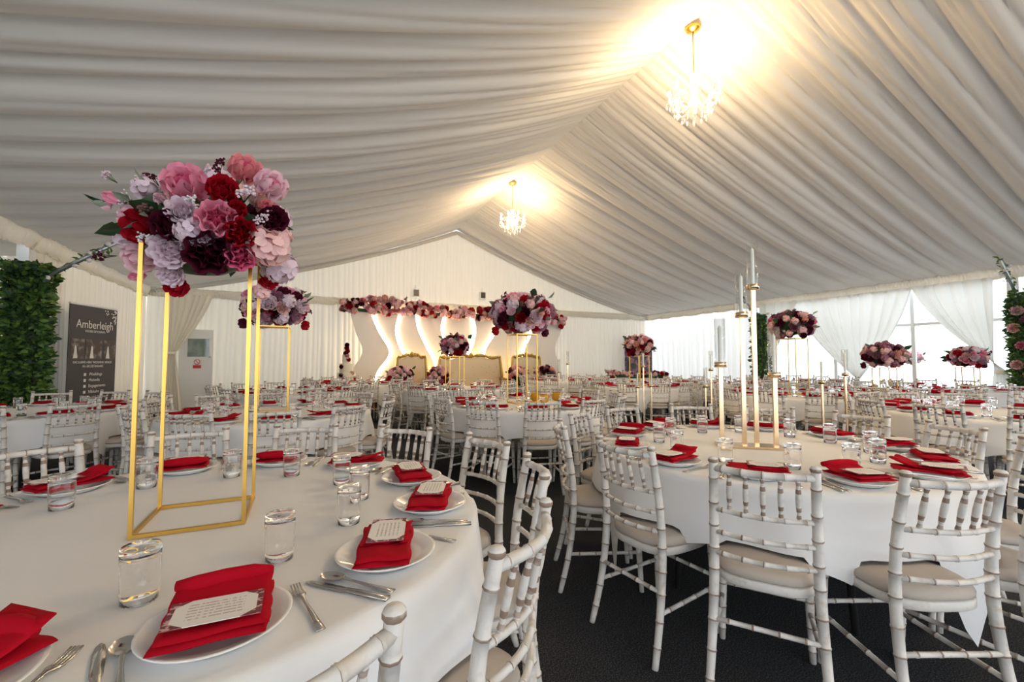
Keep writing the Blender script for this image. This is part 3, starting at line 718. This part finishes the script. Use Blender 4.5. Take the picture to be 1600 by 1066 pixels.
TABLES = [((-.3, 5.0), 'the second flower-stand table on the left', -80, 5, 103, 1, 1, True),
          ((2.4, 4.75), 'the table with the largest flower ball', -117, 12, 104, 1, 1, True),
          ((-2.6, 6.1), 'the table beside the left ivy column', -60, 10, 105, 1, 1, True),
          ((6.2, 1.9), 'the table at right photo edge', -150, 0, 106, 1, 1, True),
          ((6.8, 4.25), 'the mauve flower ball table', -130, 18, 107, 1, 0, True),
          ((6.2, 7.0), 'the table before the floral banner', -100, 7, 108, 0, 0, True),
          ((8.6, 7.1), 'the far right middle table', -120, 3, 109, 0, 0, False),
          ((2.5, 7.8), 'the table before the gilt sofa', -110, 9, 110, 1, 0, True),
          ((-.2, 8.1), 'the far left table near the door', -95, 16, 111, 1, 0, True),
          ((1.1, 10.4), 'the table near the cake', -100, 4, 112, 0, 0, False),
          ((6.1, 9.8), 'the far table right of the thrones', -100, 14, 113, 0, 0, False),
          ((8.85, 3.99), 'the table before the gathered window curtain', -150, 11, 114, 0, 0, True),
          ((10.85, 3.63), 'the table by the swept right curtain', -160, 20, 115, 0, 0, False),
          ((11.0, 6.7), 'the far table by the right window', -140, 8, 116, 0, 0, False)]
for c, ph, rot, off, sd, cards, cutl, det in TABLES:
    round_table(c, ph, radians(rot), even(off), sd, bool(cards), bool(cutl), det)

# ------------------------------------------------------------------ centrepieces
S1 = (-.31, 1.765)
gold_stand((S1[0], S1[1], TABZ+.002), .28, .885, 'tall square gold flower stand on the nearest table', .0108, 0)
def hero():
    d0 = fwd.dot(Vector((S1[0], S1[1], 0))); ctr = Vector((S1[0], S1[1], TABZ+.885))
    e = empty('flower_arrangement', ctr); tag(e, 'large pink, red and burgundy rose arrangement on the nearest gold stand', 'flowers')
    C = at_d(312, 352, d0); r = random.Random(3)
    L = [(620, 250, 270, 'rose', 'pink'), (1040, 150, 200, 'rose', 'coral'), (1220, 260, 200, 'rose', 'light'), (880, 290, 190, 'rose', 'red'), (840, 500, 255, 'rose', 'pink'), (300, 550, 225, 'rose', 'red'), (500, 540, 210, 'rose', 'burg'), (1235, 500, 180, 'rose', 'burg'), (1010, 595, 205, 'rose', 'red'), (780, 735, 300, 'rose', 'burg'), (500, 710, 225, 'peony', 'lilac'), (1000, 760, 195, 'rose', 'hot'), (1190, 690, 250, 'hyd', 'blush'), (1270, 830, 215, 'hyd', 'lilac'), (290, 770, 200, 'rose', 'light'), (280, 890, 140, 'bud', 'pink'), (100, 345, 140, 'bud', 'pink'), (60, 400, 100, 'bud', 'light'), (220, 470, 140, 'rose', 'light'), (440, 355, 130, 'bud', 'light'), (545, 335, 100, 'rose', 'blush'), (580, 430, 160, 'peony', 'lilac'), (650, 590, 170, 'hyd', 'lilac'), (1040, 360, 170, 'spr', 'lilac'), (110, 225, 90, 'spr', 'lilac'), (510, 890, 150, 'peony', 'lilac'), (555, 970, 140, 'rose', 'red'), (1200, 925, 120, 'rose', 'red'), (1180, 410, 90, 'rose', 'coral'), (1150, 1000, 100, 'hyd', 'blush'), (390, 440, 170, 'spr', 'brown'), (850, 170, 130, 'spr', 'burg'), (410, 240, 90, 'spr', 'burg'), (980, 430, 120, 'rose', 'red'), (1290, 620, 120, 'hyd', 'blush'), (200, 660, 100, 'bud', 'lilac'), (700, 400, 130, 'spr', 'white'), (1120, 500, 130, 'spr', 'lilac'), (250, 390, 120, 'spr', 'lilac'), (90, 760, 110, 'spr', 'burg'), (730, 600, 150, 'peony', 'lilac'), (380, 640, 120, 'spr', 'white')]
    for cx, cy, dia, k, c in L:
        px, py = 150+cx/4.44, 230+cy/4.44; sd = dia/4.44*d0/FPX
        ex, ey = (px-312)/148, (py-352)/112; q = math.sqrt(max(.02, 1-min(1, ex*ex+ey*ey)))
        dd = d0-.22*q; p = at_d(px, py, dd); n = (p-(C+Vector((0, 0, -.05)))).normalized()*1.0 - fwd*.35
        bloom(k, c, e, p-ctr, n, sd*1.0*dd/d0*1.12, r.uniform(0, 6))
    for i in range(46):       # back and top filling, same palette
        z = 1-1.35*(i+.5)/46; a = i*2.39996; qq = math.sqrt(max(0, 1-z*z)); d = Vector((qq*cos(a), qq*sin(a), z))
        if d.dot(fwd) < -.15: continue
        k, c = pick(PAL, r); bloom(k, c, e, (C-ctr)+Vector((d.x*.25, d.y*.22, d.z*.17)), d, r.uniform(.08, .12), r.uniform(0, 6))
    m = MB(); m.add(sphere_mb(1, 12, 8), Matrix.Translation(C-ctr+Vector((0, 0, -.03))) @ Matrix.Diagonal((.19, .17, .14, 1))); m.build('foam_core', M['leafdark'], e)
    for i in range(54):
        a = r.uniform(0, 6.28); d = Vector((cos(a), sin(a), r.uniform(-.9, .3))); q = r.uniform(.08, .21)
        o = bpy.data.objects.new('leaf', LEAFM if i % 4 else LEAFS); COL.objects.link(o); o.parent = e
        o.matrix_local = Matrix.Translation((d.x*q, d.y*q, .015+r.uniform(0, .07))) @ dir_rot(d, r.uniform(-1, 1)) @ Matrix.Scale(r.uniform(.6, 1.1), 4)
    for i in range(16):
        d = Vector((r.uniform(-1, 1), r.uniform(-1, .2), r.uniform(-.5, .4))).normalized()
        o = bpy.data.objects.new('leaf', LEAFS if i % 2 else LEAFM); COL.objects.link(o); o.parent = e
        o.matrix_local = Matrix.Translation((C-ctr)+Vector((d.x*.24, d.y*.2, d.z*.17))) @ dir_rot(d, r.uniform(0, 6)) @ Matrix.Scale(r.uniform(.35, .55), 4)
hero()
def stand_ball(c, h, s, w, hh, n, lab, seed, pal=PAL, dia=.11, t=.011):
    gold_stand((c[0], c[1], TABZ+.002), s, h, 'gold flower stand on '+lab, t)
    flower_ball((c[0], c[1], TABZ+h+.006), w, hh, n, 'rose and hydrangea ball on stand of '+lab, seed, pal, dia)
stand_ball((-.3, 5.0), .86, .27, .66, .46, 70, 'the second flower-stand table on the left', 201, PAL, .12)
stand_ball((2.4, 4.8), .84, .27, .80, .56, 105, 'the table with the largest flower ball', 202, PAL, .125)
stand_ball((6.8, 4.25), .86, .3, .68, .48, 75, 'the mauve flower ball table', 203, PALM)
stand_ball((6.2, 7.0), .62, .27, .62, .46, 70, 'the table before the floral banner', 204, PALR)
stand_ball((2.5, 7.8), .60, .27, .58, .44, 66, 'the table before the gilt sofa', 205, PAL)
stand_ball((8.85, 3.99), .40, .24, .66, .46, 70, 'the table before the gathered window curtain', 206, PALM)
stand_ball((10.85, 3.63), .40, .24, .60, .40, 60, 'the table by the swept right curtain', 207, PAL)
# outside terrace table with stand, seen through the glass
e = empty('terrace_table', (14.2, 5.83, -.07)); tag(e, 'small round white terrace table outside the right window', 'table')
m = MB(); m.lathe([(.001, .72), (.4, .72), (.4, .745), (.001, .745)], 24); m.build('top', M['white'], e); m = MB(); m.lathe([(.2, 0), (.2, .02), (.03, .04), (.03, .72)], 16); m.build('pedestal', M['white'], e)
gold_stand((14.2, 5.83, .678), .22, .5, 'gold flower stand on the terrace table outside'); flower_ball((14.2, 5.83, 1.184), .56, .38, 40, 'pale pink flower ball outside the right window', 208, [('hyd', 'light', 3), ('rose', 'light', 3), ('peony', 'lilac', 3), ('rose', 'hot', 1)])

def candle_rods(loc, rz, rods, label, base=(.36, .13), t=.012, tube=(.031, .30), sq=True):
    e = empty('candle_stand', loc, rz); tag(e, label, 'candle stand')
    m = MB(); m.box((0, 0, .006), (base[0], base[1], .012)); m.build('base_plate', M['palegold'], e, False)
    for x, y, h in rods:
        m = MB(); m.box((x, y, .012+h/2), (t*1.9, t*1.9, h)); rd = m.build('rod', M['palegold'], e, False)
        m = MB(); m.lathe([(.004, h), (tube[0]+.004, h+.002), (tube[0]+.004, h+.032), (tube[0]+.001, h+.034), (tube[0]+.001, h+.014), (.004, h+.012)], 18, (x, y, .012)); m.build('cup', M['palegold'], rd)
        m = MB(); m.lathe([(tube[0], h+.016), (tube[0], h+tube[1]), (tube[0]-.0025, h+tube[1]), (tube[0]-.0025, h+.016)], 20, (x, y, .012)); m.build('glass_tube', M['tubeglass'], rd)
        m = MB(); m.lathe([(.011, h+.014), (.011, h+tube[1]*.82), (.002, h+tube[1]*.86), (.001, h+tube[1]*.9)], 10, (x, y, .012)); m.build('candle', M['wax'], rd)
candle_rods((2.40, 1.77, TABZ+.002), radians(-38), [(-.145, .02, .46), (-.03, -.02, .76), (.045, .01, .93), (.14, -.02, .40)], 'gold candle stand of four tall rods on the candle rod table')
for i, (x, y, rods) in enumerate([(4.85, 2.62, [(-.12, 0, 1.02), (.12, 0, 1.10)]), (4.9, 4.12, [(-.1, 0, .9), (0, .05, 1.12), (.1, 0, .7)]), (4.9, 5.42, [(-.11, 0, .82), (0, .05, 1.15), (.11, 0, .84)]), (4.6, 7.35, [(-.1, 0, 1.02), (.08, .03, 1.18)])]):
    candle_rods((x, y, .002), radians(-25), rods, 'floor-standing gold candle rods in the aisle, %s from the camera' % ['first', 'second', 'third', 'fourth'][i], (.36, .16), .009, (.028, .27))

# ------------------------------------------------------------------ stage: backdrop, garland, thrones, cake
YS = 12.95
def bx(px, py, y=YS): return at_y(px, py, y)
zt = bx(700, 492).z
WAVES = [[(548, 492), (556, 520), (566, 545), (562, 560), (550, 580), (548, 612)], [(580, 492), (592, 520), (607, 545), (605, 560), (590, 580), (578, 612)], [(623, 492), (618, 515), (623, 540), (640, 575), (640, 612)], [(650, 492), (654, 515), (668, 545), (680, 570), (684, 612)],
         [(695, 492), (691, 515), (700, 550), (712, 580), (705, 612)], [(741, 492), (746, 515), (740, 545), (722, 580), (728, 612)], [(784, 492), (776, 520), (760, 548), (757, 580), (762, 612)], [(836, 492), (832, 520), (820, 548), (815, 575), (822, 612)], [(884, 492), (876, 520), (868, 545), (874, 570), (886, 612)]]
def wave_x(wv, z):
    P = [bx(*p) for p in wv]; P.sort(key=lambda p: p.z)
    S = smooth_path(P, 30)
    if z <= S[0].z: return S[0].x
    for a, b in zip(S, S[1:]):
        if z <= b.z: return lerp(a.x, b.x, (z-a.z)/(b.z-a.z+1e-9))
    return S[-1].x
e = empty('stage_backdrop', (bx(715, 600).x, YS, 0)); tag(e, 'cream wavy-edged stage backdrop with glowing strips behind the thrones', 'backdrop')
ox = e.location.x
for i in range(len(WAVES)-1):
    yo = YS+.05*min(i, 8-i if i > 4 else i); m = MB(); n = 40
    for k in range(n+1):
        z = lerp(0.0, zt, k/n); xa = wave_x(WAVES[i], z); xb = wave_x(WAVES[i+1], z)+(.2 if 4 <= i < 7 else 0); xa -= (.2 if 0 < i <= 4 else 0)
        for yy in (yo-.02, yo+.01): m.v += [(xa-ox, yy-YS, z), (xb-ox, yy-YS, z)]
    for k in range(n):
        b = k*4; c = b+4
        m.face((b, b+1, c+1, c)); m.face((b+3, b+2, c+2, c+3)); m.face((b+2, b, c, c+2)); m.face((b+1, b+3, c+3, c+1))
    m.face((4*n, 4*n+1, 4*n+3, 4*n+2)); m.build('wavy_panel', M['panel'], e, False)
for i in range(1, len(WAVES)-1):
    wv = WAVES[i]; yo = YS+.05*((i-1) if i <= 4 else (8-i))+.03; sg = .035 if i <= 4 else -.035
    m = MB(); m.tube([(wave_x(wv, lerp(.25, zt-.02, k/30))-ox+sg, yo-YS, lerp(.25, zt-.02, k/30)) for k in range(31)], .042, 8); m.build('led_strip', M['led'], e)
# garland over the backdrop
ga = bx(532, 485); gb = bx(880, 490); e = empty('flower_garland', ((ga.x+gb.x)/2, YS-.02, zt)); tag(e, 'long red, blush and burgundy rose garland along the backdrop top', 'flowers')
r = random.Random(77); ox = e.location.x; L = gb.x-ga.x
m = MB(); m.tube([(lerp(-L/2, L/2, k/20), 0, .02*sin(k*1.3)) for k in range(21)], .05, 8); m.build('garland_base', M['leafdark'], e)
for i in range(300):
    u = r.random(); thick = .22+.10*(1 if u < .32 else 0)*(1-abs(u-.16)/.16) + (.06 if u > .85 else 0)
    a = r.uniform(-.6, pi+.9); rad = thick*r.uniform(.55, 1.0)
    x = -L/2+u*L; zc = .10+(.06 if u < .32 else 0)-(.22*max(0, u-.9)/.1) 
    k, c = pick(PALR, r); d = Vector((r.uniform(-.4, .4), -cos(a*.5)*.9-.2, sin(a)*.8))
    bloom(k, c, e, (x, -.10-.10*r.random(), zc+r.uniform(-.75, 1)*thick*.85-.05), d, r.uniform(.14, .22), r.uniform(0, 6))
# thrones
def throne(px0, px1, ytop, y, label, seats=1):
    a = at_y(px0, ytop, y); b = at_y(px1, ytop, y); W = b.x-a.x; zt_ = a.z-.06; xc = (a.x+b.x)/2
    e = empty('throne_sofa' if seats > 1 else 'throne_chair', (xc, y-.35, 0)); tag(e, label, 'sofa' if seats > 1 else 'armchair')
    def top(u): return zt_*(.93+.05*sin(pi*u)+.02*cos(6*pi*u)*(1 if seats > 1 else .6))
    m = MB(); m.grid(lambda u, v: ((u-.5)*W*.9, .36+.05*v-.05*sin(pi*u)*sin(pi*v), lerp(.45, top(u)-.05, v)), 24, 10); m.build('back_cushion', M['velvet'], e, True, .05)
    bt = MB(); r_ = random.Random(4)
    for i in range(7 if seats > 1 else 3):
        for j in range(4): bt.add(sphere_mb(.012, 6, 4), Matrix.Translation(((i+.5+(j % 2)*.4-.2)*W*.86/(7 if seats > 1 else 3)-W*.43, .325, .6+.16*j)))
    bt.build('tufting_buttons', M['goldcarve'], e)['kind'] = 'stuff'
    m = MB(); pts = [(-W*.46, .38, .40), (-W*.48, .38, .8), (-W*.45, .40, top(0.03)-.02)]+[((u-.5)*W*.94, .40, top(u)) for u in [k/16 for k in range(1, 16)]]+[(W*.45, .40, top(.97)-.02), (W*.48, .38, .8), (W*.46, .38, .40)]
    m.tube(pts, [.045+.012*sin(k*2.1) for k in range(len(pts))], 8)
    for k in range(int(W/.07)):
        u = (k+.5)/int(W/.07); m.add(sphere_mb(r_.uniform(.025, .05), 7, 5), Matrix.Translation(((u-.5)*W*.92, .38+r_.uniform(-.02, .02), top(u)+r_.uniform(.0, .03))))
    m.add(sphere_mb(.07, 8, 6), Matrix.Translation((0, .39, top(.5)+.05))); m.build('carved_frame', M['goldcarve'], e)
    m = MB(); m.grid(lambda u, v: ((u-.5)*W*.84, lerp(-.32, .34, v), .46+.04*sin(pi*u)**.3*sin(pi*v)**.3), 16, 8); m.grid(lambda u, v: ((u-.5)*W*.84, -.32, lerp(.3, .46, v)), 4, 2); m.build('seat_cushion', M['velvet'], e)
    for s in (-1, 1):
        m = MB(); m.tube(smooth_path([(s*W*.45, .36, .72), (s*W*.47, .1, .70), (s*W*.47, -.22, .66), (s*W*.45, -.33, .58), (s*W*.44, -.30, .3)], 12), .045, 8); m.build('armrest', M['goldcarve'], e)
        for yy in (-.28, .34):
            m = MB(); m.tube([(s*W*.42, yy, .34), (s*W*.44, yy-.02, .2), (s*W*.41, yy, 0)], [.05, .035, .025], 8); m.build('leg', M['goldcarve'], e)
    m = MB(); m.box((0, 0, .33), (W*.86, .68, .09)); m.build('seat_rail', M['goldcarve'], e, False)
throne(619, 668, 550, 12.6, 'gilt carved throne armchair left of the sofa')
throne(682, 787, 551, 12.62, 'wide gilt carved throne sofa with cream velvet back', 2)
throne(799, 846, 551, 12.6, 'gilt carved throne armchair right of the sofa')
# floor flower clusters by the thrones
for i, (px, py, w_, lab) in enumerate([(625, 588, .75, 'flower cluster at foot of the left throne'), (684, 585, .62, 'flower cluster between left throne and sofa'), (808, 590, .62, 'flower cluster between sofa and right throne'), (852, 590, .72, 'flower cluster right of the right throne')]):
    p = at_y(px, py, 11.45); e = empty('pedestal', (p.x, 11.45, 0)); tag(e, 'white pedestal under '+lab, 'pedestal')
    m = MB(); m.lathe([(.16, 0), (.16, .03), (.13, .05), (.13, .5), (.16, .52), (.16, .55)], 20); m.build('column', M['white'], e)
    flower_ball((p.x, 11.45, .56), w_, .64, 60, lab, 300+i, PALR+[('rose', 'mauve', 2)], .13)
for i, px in enumerate((700, 835)):
    pass
# cake on its stand
cx_ = at_y(541, 590, 12.1).x; e = empty('cake_table', (cx_, 12.1, 0)); tag(e, 'small round cake table with white cloth left of backdrop', 'table')
m = MB(); m.lathe([(.001, .7), (.38, .7), (.395, .69), (.42, .02), (.36, .02)], 32); m.build('cloth', M['cloth'], e)
e = empty('wedding_cake', (cx_, 12.1, .702)); tag(e, 'tall cream tiered wedding cake with red roses', 'cake')
z = 0
for rr, hh in ((.22, .26), (.165, .24), (.10, .04), (.10, .20)):
    m = MB(); m.lathe([(.001, z), (rr, z), (rr+.004, z+.01), (rr+.004, z+hh-.015), (rr-.01, z+hh), (.001, z+hh)], 32); m.build('tier', M['cake'], e); z += hh
for i, (a, q, zz, c) in enumerate([(-2.2, .22, .2, 'burg'), (-1.9, .2, .14, 'red'), (-.6, .22, .12, 'red'), (-2.4, .17, .42, 'burg'), (-1.2, .1, .60, 'red'), (-1.6, .09, .70, 'red'), (-2.0, .07, .76, 'burg'), (-1.2, .05, .82, 'red'), (-1.7, .02, .90, 'red'), (-1.4, .03, .98, 'burg'), (-.9, .2, .25, 'blush')]):
    bloom('rose', c, e, (q*cos(a), q*sin(a), zz), (cos(a), sin(a), .5), .13)
# amber bowls on middle table, orange lanterns
for i, (px, py) in enumerate([(836, 627), (850, 630), (869, 626)]):
    p = at_z(px, py, TABZ); e = empty('amber_bowl', (p.x, p.y, TABZ+.002)); tag(e, ['left amber glass bowl beside the largest flower ball stand', 'middle amber glass bowl beside the largest flower ball stand', 'right amber glass bowl set apart on the flower ball table'][i], 'bowl')
    m = MB(); m.lathe([(.03, 0), (.055, .02), (.062, .07), (.05, .1), (.045, .1), (.056, .07), (.05, .025), (.001, .01)], 16); m.build('bowl', M['amber'], e)
for i, (px, py) in enumerate([(588, 622), (909, 616)]):
    p = at_z(px, 668, 0) if False else at_y(px, py, 11.75); e = empty('orange_lantern', (p.x, 11.75, 0)); tag(e, ['orange glowing lantern left of the thrones', 'orange round lantern right of the thrones'][i], 'lantern')
    m = MB(); m.lathe([(.10, 0), (.16, .08), (.18, .25), (.15, .42), (.08, .48)], 18); m.build('shade', M['orange'], e); m = MB(); m.tube([(0, 0, .0), (0, 0, .62)], .012, 6); m.build('stem', M['gold'], e)
# flood lights on gable
for i, (px, py) in enumerate([(650, 458), (754, 462)]):
    p = at_y(px, py, YE-.16); e = empty('flood_light', p); tag(e, ['square flood light on the gable, left one', 'square flood light on the gable, right one'][i], 'light')
    m = MB(); m.box((0, 0, 0), (.20, .10, .24)); m.build('housing', M['white'], e, False)
    m = MB(); m.box((0, -.055, 0), (.155, .012, .19)); m.build('lens', mat('lens_dark', (.10, .085, .075), .2), e, False)
    m = MB(); m.tube([(0, .05, .1), (0, .06, .25)], .015, 6); m.build('bracket', M['alu'], e)
# long table with low floral runner near the right corner
e = empty('long_table', (8.9, 10.2, 0), radians(-25)); tag(e, 'long white clothed table near the far right corner', 'table')
m = MB(); NN = 120
def rr_(k, q, zz, wv=0):
    a = 2*pi*k/NN; c, s_ = cos(a), sin(a); g = .35
    return (abs(c)**g*(1 if c > 0 else -1)*(.95*q+wv*sin(14*a)), abs(s_)**g*(1 if s_ > 0 else -1)*(.38*q+wv*sin(14*a)), zz)
for q, zz, wv in ((.02, .75, 0), (.6, .75, 0), (.98, .75, 0), (1, .742, 0), (1.01, .6, .006), (1.03, .3, .016), (1.04, .03, .02)): m.v += [rr_(k, q, zz, wv) for k in range(NN)]
for i in range(6):
    for k in range(NN): m.face((i*NN+k, i*NN+(k+1) % NN, (i+1)*NN+(k+1) % NN, (i+1)*NN+k))
m.build('cloth', M['cloth'], e); m = MB(); m.box((0, 0, .72), (1.7, .6, .03)); m.build('board', M['black'], e, False)
for sx in (-1, 1):
    for sy in (-1, 1): m = MB(); m.tube([(sx*.75, sy*.22, 0), (sx*.75, sy*.22, .71)], .018, 8); m.build('leg', M['black'], e)
e2 = empty('flower_runner', (8.9, 10.2, .752), radians(-25)); tag(e2, 'low rose runner along the far corner table', 'flowers')
m = MB(); m.tube([(-.85, 0, .05), (.85, 0, .05)], .06, 8); m.build('runner_base', M['leafdark'], e2)
for i in range(70):
    k, c = pick(PALR, r); bloom(k, c, e2, (r.uniform(-.9, .9), r.uniform(-.12, .12), r.uniform(.06, .2)), (r.uniform(-.5, .5), -.5, .8), r.uniform(.09, .14), r.uniform(0, 6))

# ------------------------------------------------------------------ door, signs, banners
dl = at_y(281, 520, YE-.12).x; dr = at_y(334, 520, YE-.12).x
e = empty('door_1', ((dl+dr)/2, YE-.12, 0)); tag(e, 'white fire door with a square window on the gable wall', kind='structure')
W = dr-dl
m = MB(); m.box((0, 0, 1.03), (W, .05, 2.06)); m.build('door_leaf', M['white'], e, False)
p0 = at_y(292, 528, YE-.15); p1 = at_y(328, 559, YE-.15); cxw = (p0.x+p1.x)/2-e.location.x; czw = (p0.z+p1.z)/2; ww = p1.x-p0.x; hw = p0.z-p1.z
for c, d in (((cxw, -.035, p0.z), (ww+.06, .03, .04)), ((cxw, -.035, p1.z), (ww+.06, .03, .04)), ((cxw-ww/2, -.035, czw), (.04, .03, hw)), ((cxw+ww/2, -.035, czw), (.04, .03, hw))):
    m = MB(); m.box(c, d); m.build('window_frame', M['white'], e, False)
m = MB(); m.box((cxw, -.03, czw), (ww, .006, hw)); m.build('pane', mat('door_glass', (.20, .27, .24), .05, spec=.8, noise=((.33, .38, .36), 3, .45, .6)), e, False)
def text(parent, s, loc, size, mt, rot=(hp, 0, 0), align='CENTER', sx=1):
    cu = bpy.data.curves.new('lettering', 'FONT'); cu.body = s; cu.size = size; cu.align_x = align; cu.extrude = .0008
    ob = bpy.data.objects.new('tmp', cu); COL.objects.link(ob); dg = bpy.context.evaluated_depsgraph_get(); me = bpy.data.meshes.new_from_object(ob.evaluated_get(dg)); bpy.data.objects.remove(ob)
    me.materials.clear(); me.materials.append(mt); o = bpy.data.objects.new('lettering', me); COL.objects.link(o); o.parent = parent; o.location = loc; o.rotation_euler = rot; o.scale = (sx, 1, 1); return o
ps = at_y(308, 568.5, YE-.15); e = empty('no_smoking_sign', (ps.x, YE-.152, ps.z)); tag(e, 'small red and white prohibition sign on the fire door', 'sign')
m = MB(); m.box((0, 0, 0), (.18, .006, .24)); m.build('plate', M['print_white'], e, False)
m = MB(); m.box((0, -.0045, -.075), (.17, .003, .08)); m.build('red_panel', M['signred'], e, False)
m = MB(); m.tube([(.06*cos(2*pi*k/16), -.006, .045+.06*sin(2*pi*k/16)) for k in range(17)], .008, 6, caps=False); m.tube([(-.04, -.006, .085), (.04, -.006, .005)], .007, 6); m.build('prohibition_ring', M['signred'], e)
# curtain tied back left of the door
f_ = fold_fn(folds(-.1, 2.2, .08, .2, 81)); yb_ = YE-.32; xa, xb2 = at_y(256, 480, yb_).x, at_y(332, 480, yb_).x; xg = at_y(268, 552, yb_).x; zg = at_y(268, 552, yb_).z
def tb(u, v):
    a = u*(xb2-xa)
    if v < .5: t = v/.5; e_ = t**1.3; x = lerp(lerp(xa, xb2, u), xg+(u-.5)*.16, e_); z = lerp(2.9, zg, t)-.12*sin(pi*t)*(1-u)*0; d = .5*f_(a)*(1-.5*t)
    else: t = (v-.5)/.5; x = xg+(u-.5)*(.16+.35*t); z = lerp(zg, .02, t); d = .5*f_(a)*(.5+.3*t)
    return (x-xg, d, z)
e = empty('door_curtain', (xg, yb_, 0)); tag(e, 'ivory curtain tied back left of the fire door', 'curtain'); m = MB(); m.grid(tb, 90, 24); m.build('drape', M['curtain'], e)
m = MB(); m.lathe([(.085, -.03), (.10, 0), (.085, .03)], 14, (0, 0, zg)); m.build('tie_band', M['curtain'], e)
# tall dark roll-up banner by the left wall
b0 = Vector((-3.32, 8.95, 0)); b1 = Vector((-3.05, 9.92, 0)); ang = atan2((b1-b0).y, (b1-b0).x); W = (b1-b0).length
e = empty('roll_up_banner', (b0+b1)/2, ang); tag(e, 'tall dark roll-up banner with white lettering beside left ivy column', 'banner')
m = MB(); m.box((0, 0, 1.11), (W, .012, 2.1)); m.build('sheet', M['banner'], e, False)
m = MB(); m.box((0, 0, .035), (W+.04, .2, .06)); m.build('base_cassette', M['alu'], e, False); m = MB(); m.box((0, .0, 2.17), (W, .03, .03)); m.build('top_bar', M['alu'], e, False)
fy = -.008
text(e, 'Amberleigh', (.02, fy, 1.80), .185, M['print_white'], sx=.92); text(e, 'HOUSE OF EVENTS', (.02, fy, 1.735), .05, M['print_white'])
for x_, w_ in ((-.33, .27), (0.0, .34), (.35, .26)):
    m = MB(); m.box((x_, fy, 1.46), (w_, .003, .32)); m.build('photo_print', M['photo'], e, False)
    m = MB(); m.lathe([(.05, 1.31), (.035, 1.40), (.03, 1.48), (.02, 1.53), (.001, 1.56)], 10, (x_-.04, fy, 0)); o = m.build('photo_figure', M['print_white'], e); o.scale = (1, .05, 1); o.location.y = fy
text(e, 'EXCLUSIVE HIRE WEDDING VENUE', (0, fy, 1.23), .052, M['print_white']); text(e, 'IN LEICESTERSHIRE', (0, fy, 1.165), .052, M['print_white'])
for i, s in enumerate(('Weddings', 'Mehndis', 'Engagements', 'Nikkahs', 'Bridal Showers')):
    text(e, s, (-.08, fy, 1.03-.095*i), .07, M['print_white'], align='LEFT'); m = MB(); m.box((-.16, fy, 1.05-.095*i), (.045, .003, .045)); m.build('icon', M['print_white'], e, False)
m = MB(); m.box((0, fy, .38), (W*.96, .003, .42)); m.build('photo_print', M['photo'], e, False)
r2 = random.Random(8); m = MB()
for i in range(40): m.add(sphere_mb(.012, 6, 4), Matrix.Translation((W/2-.03-r2.random()**2*.25, fy, 2.13-r2.random()**2*.22)) @ Matrix.Diagonal((1, .1, 1, 1)))
m.build('corner_ornament', M['print_white'], e)['kind'] = 'stuff'
# floral banner in the far right corner
q0 = at_y(984, 528, 12.9); q1 = at_y(1026, 528, 12.9); e = empty('floral_banner', ((q0.x+q1.x)/2-.25, 12.9, 0)); tag(e, 'dark banner with pink floral print in the far right corner', 'banner')
m = MB(); m.box((0, 0, 1.05), (q1.x-q0.x, .012, q0.z*2-2.1)); m.build('sheet', M['photo2'], e, False); m = MB(); m.box((0, 0, .03), (q1.x-q0.x+.04, .2, .06)); m.build('base_cassette', M['alu'], e, False)
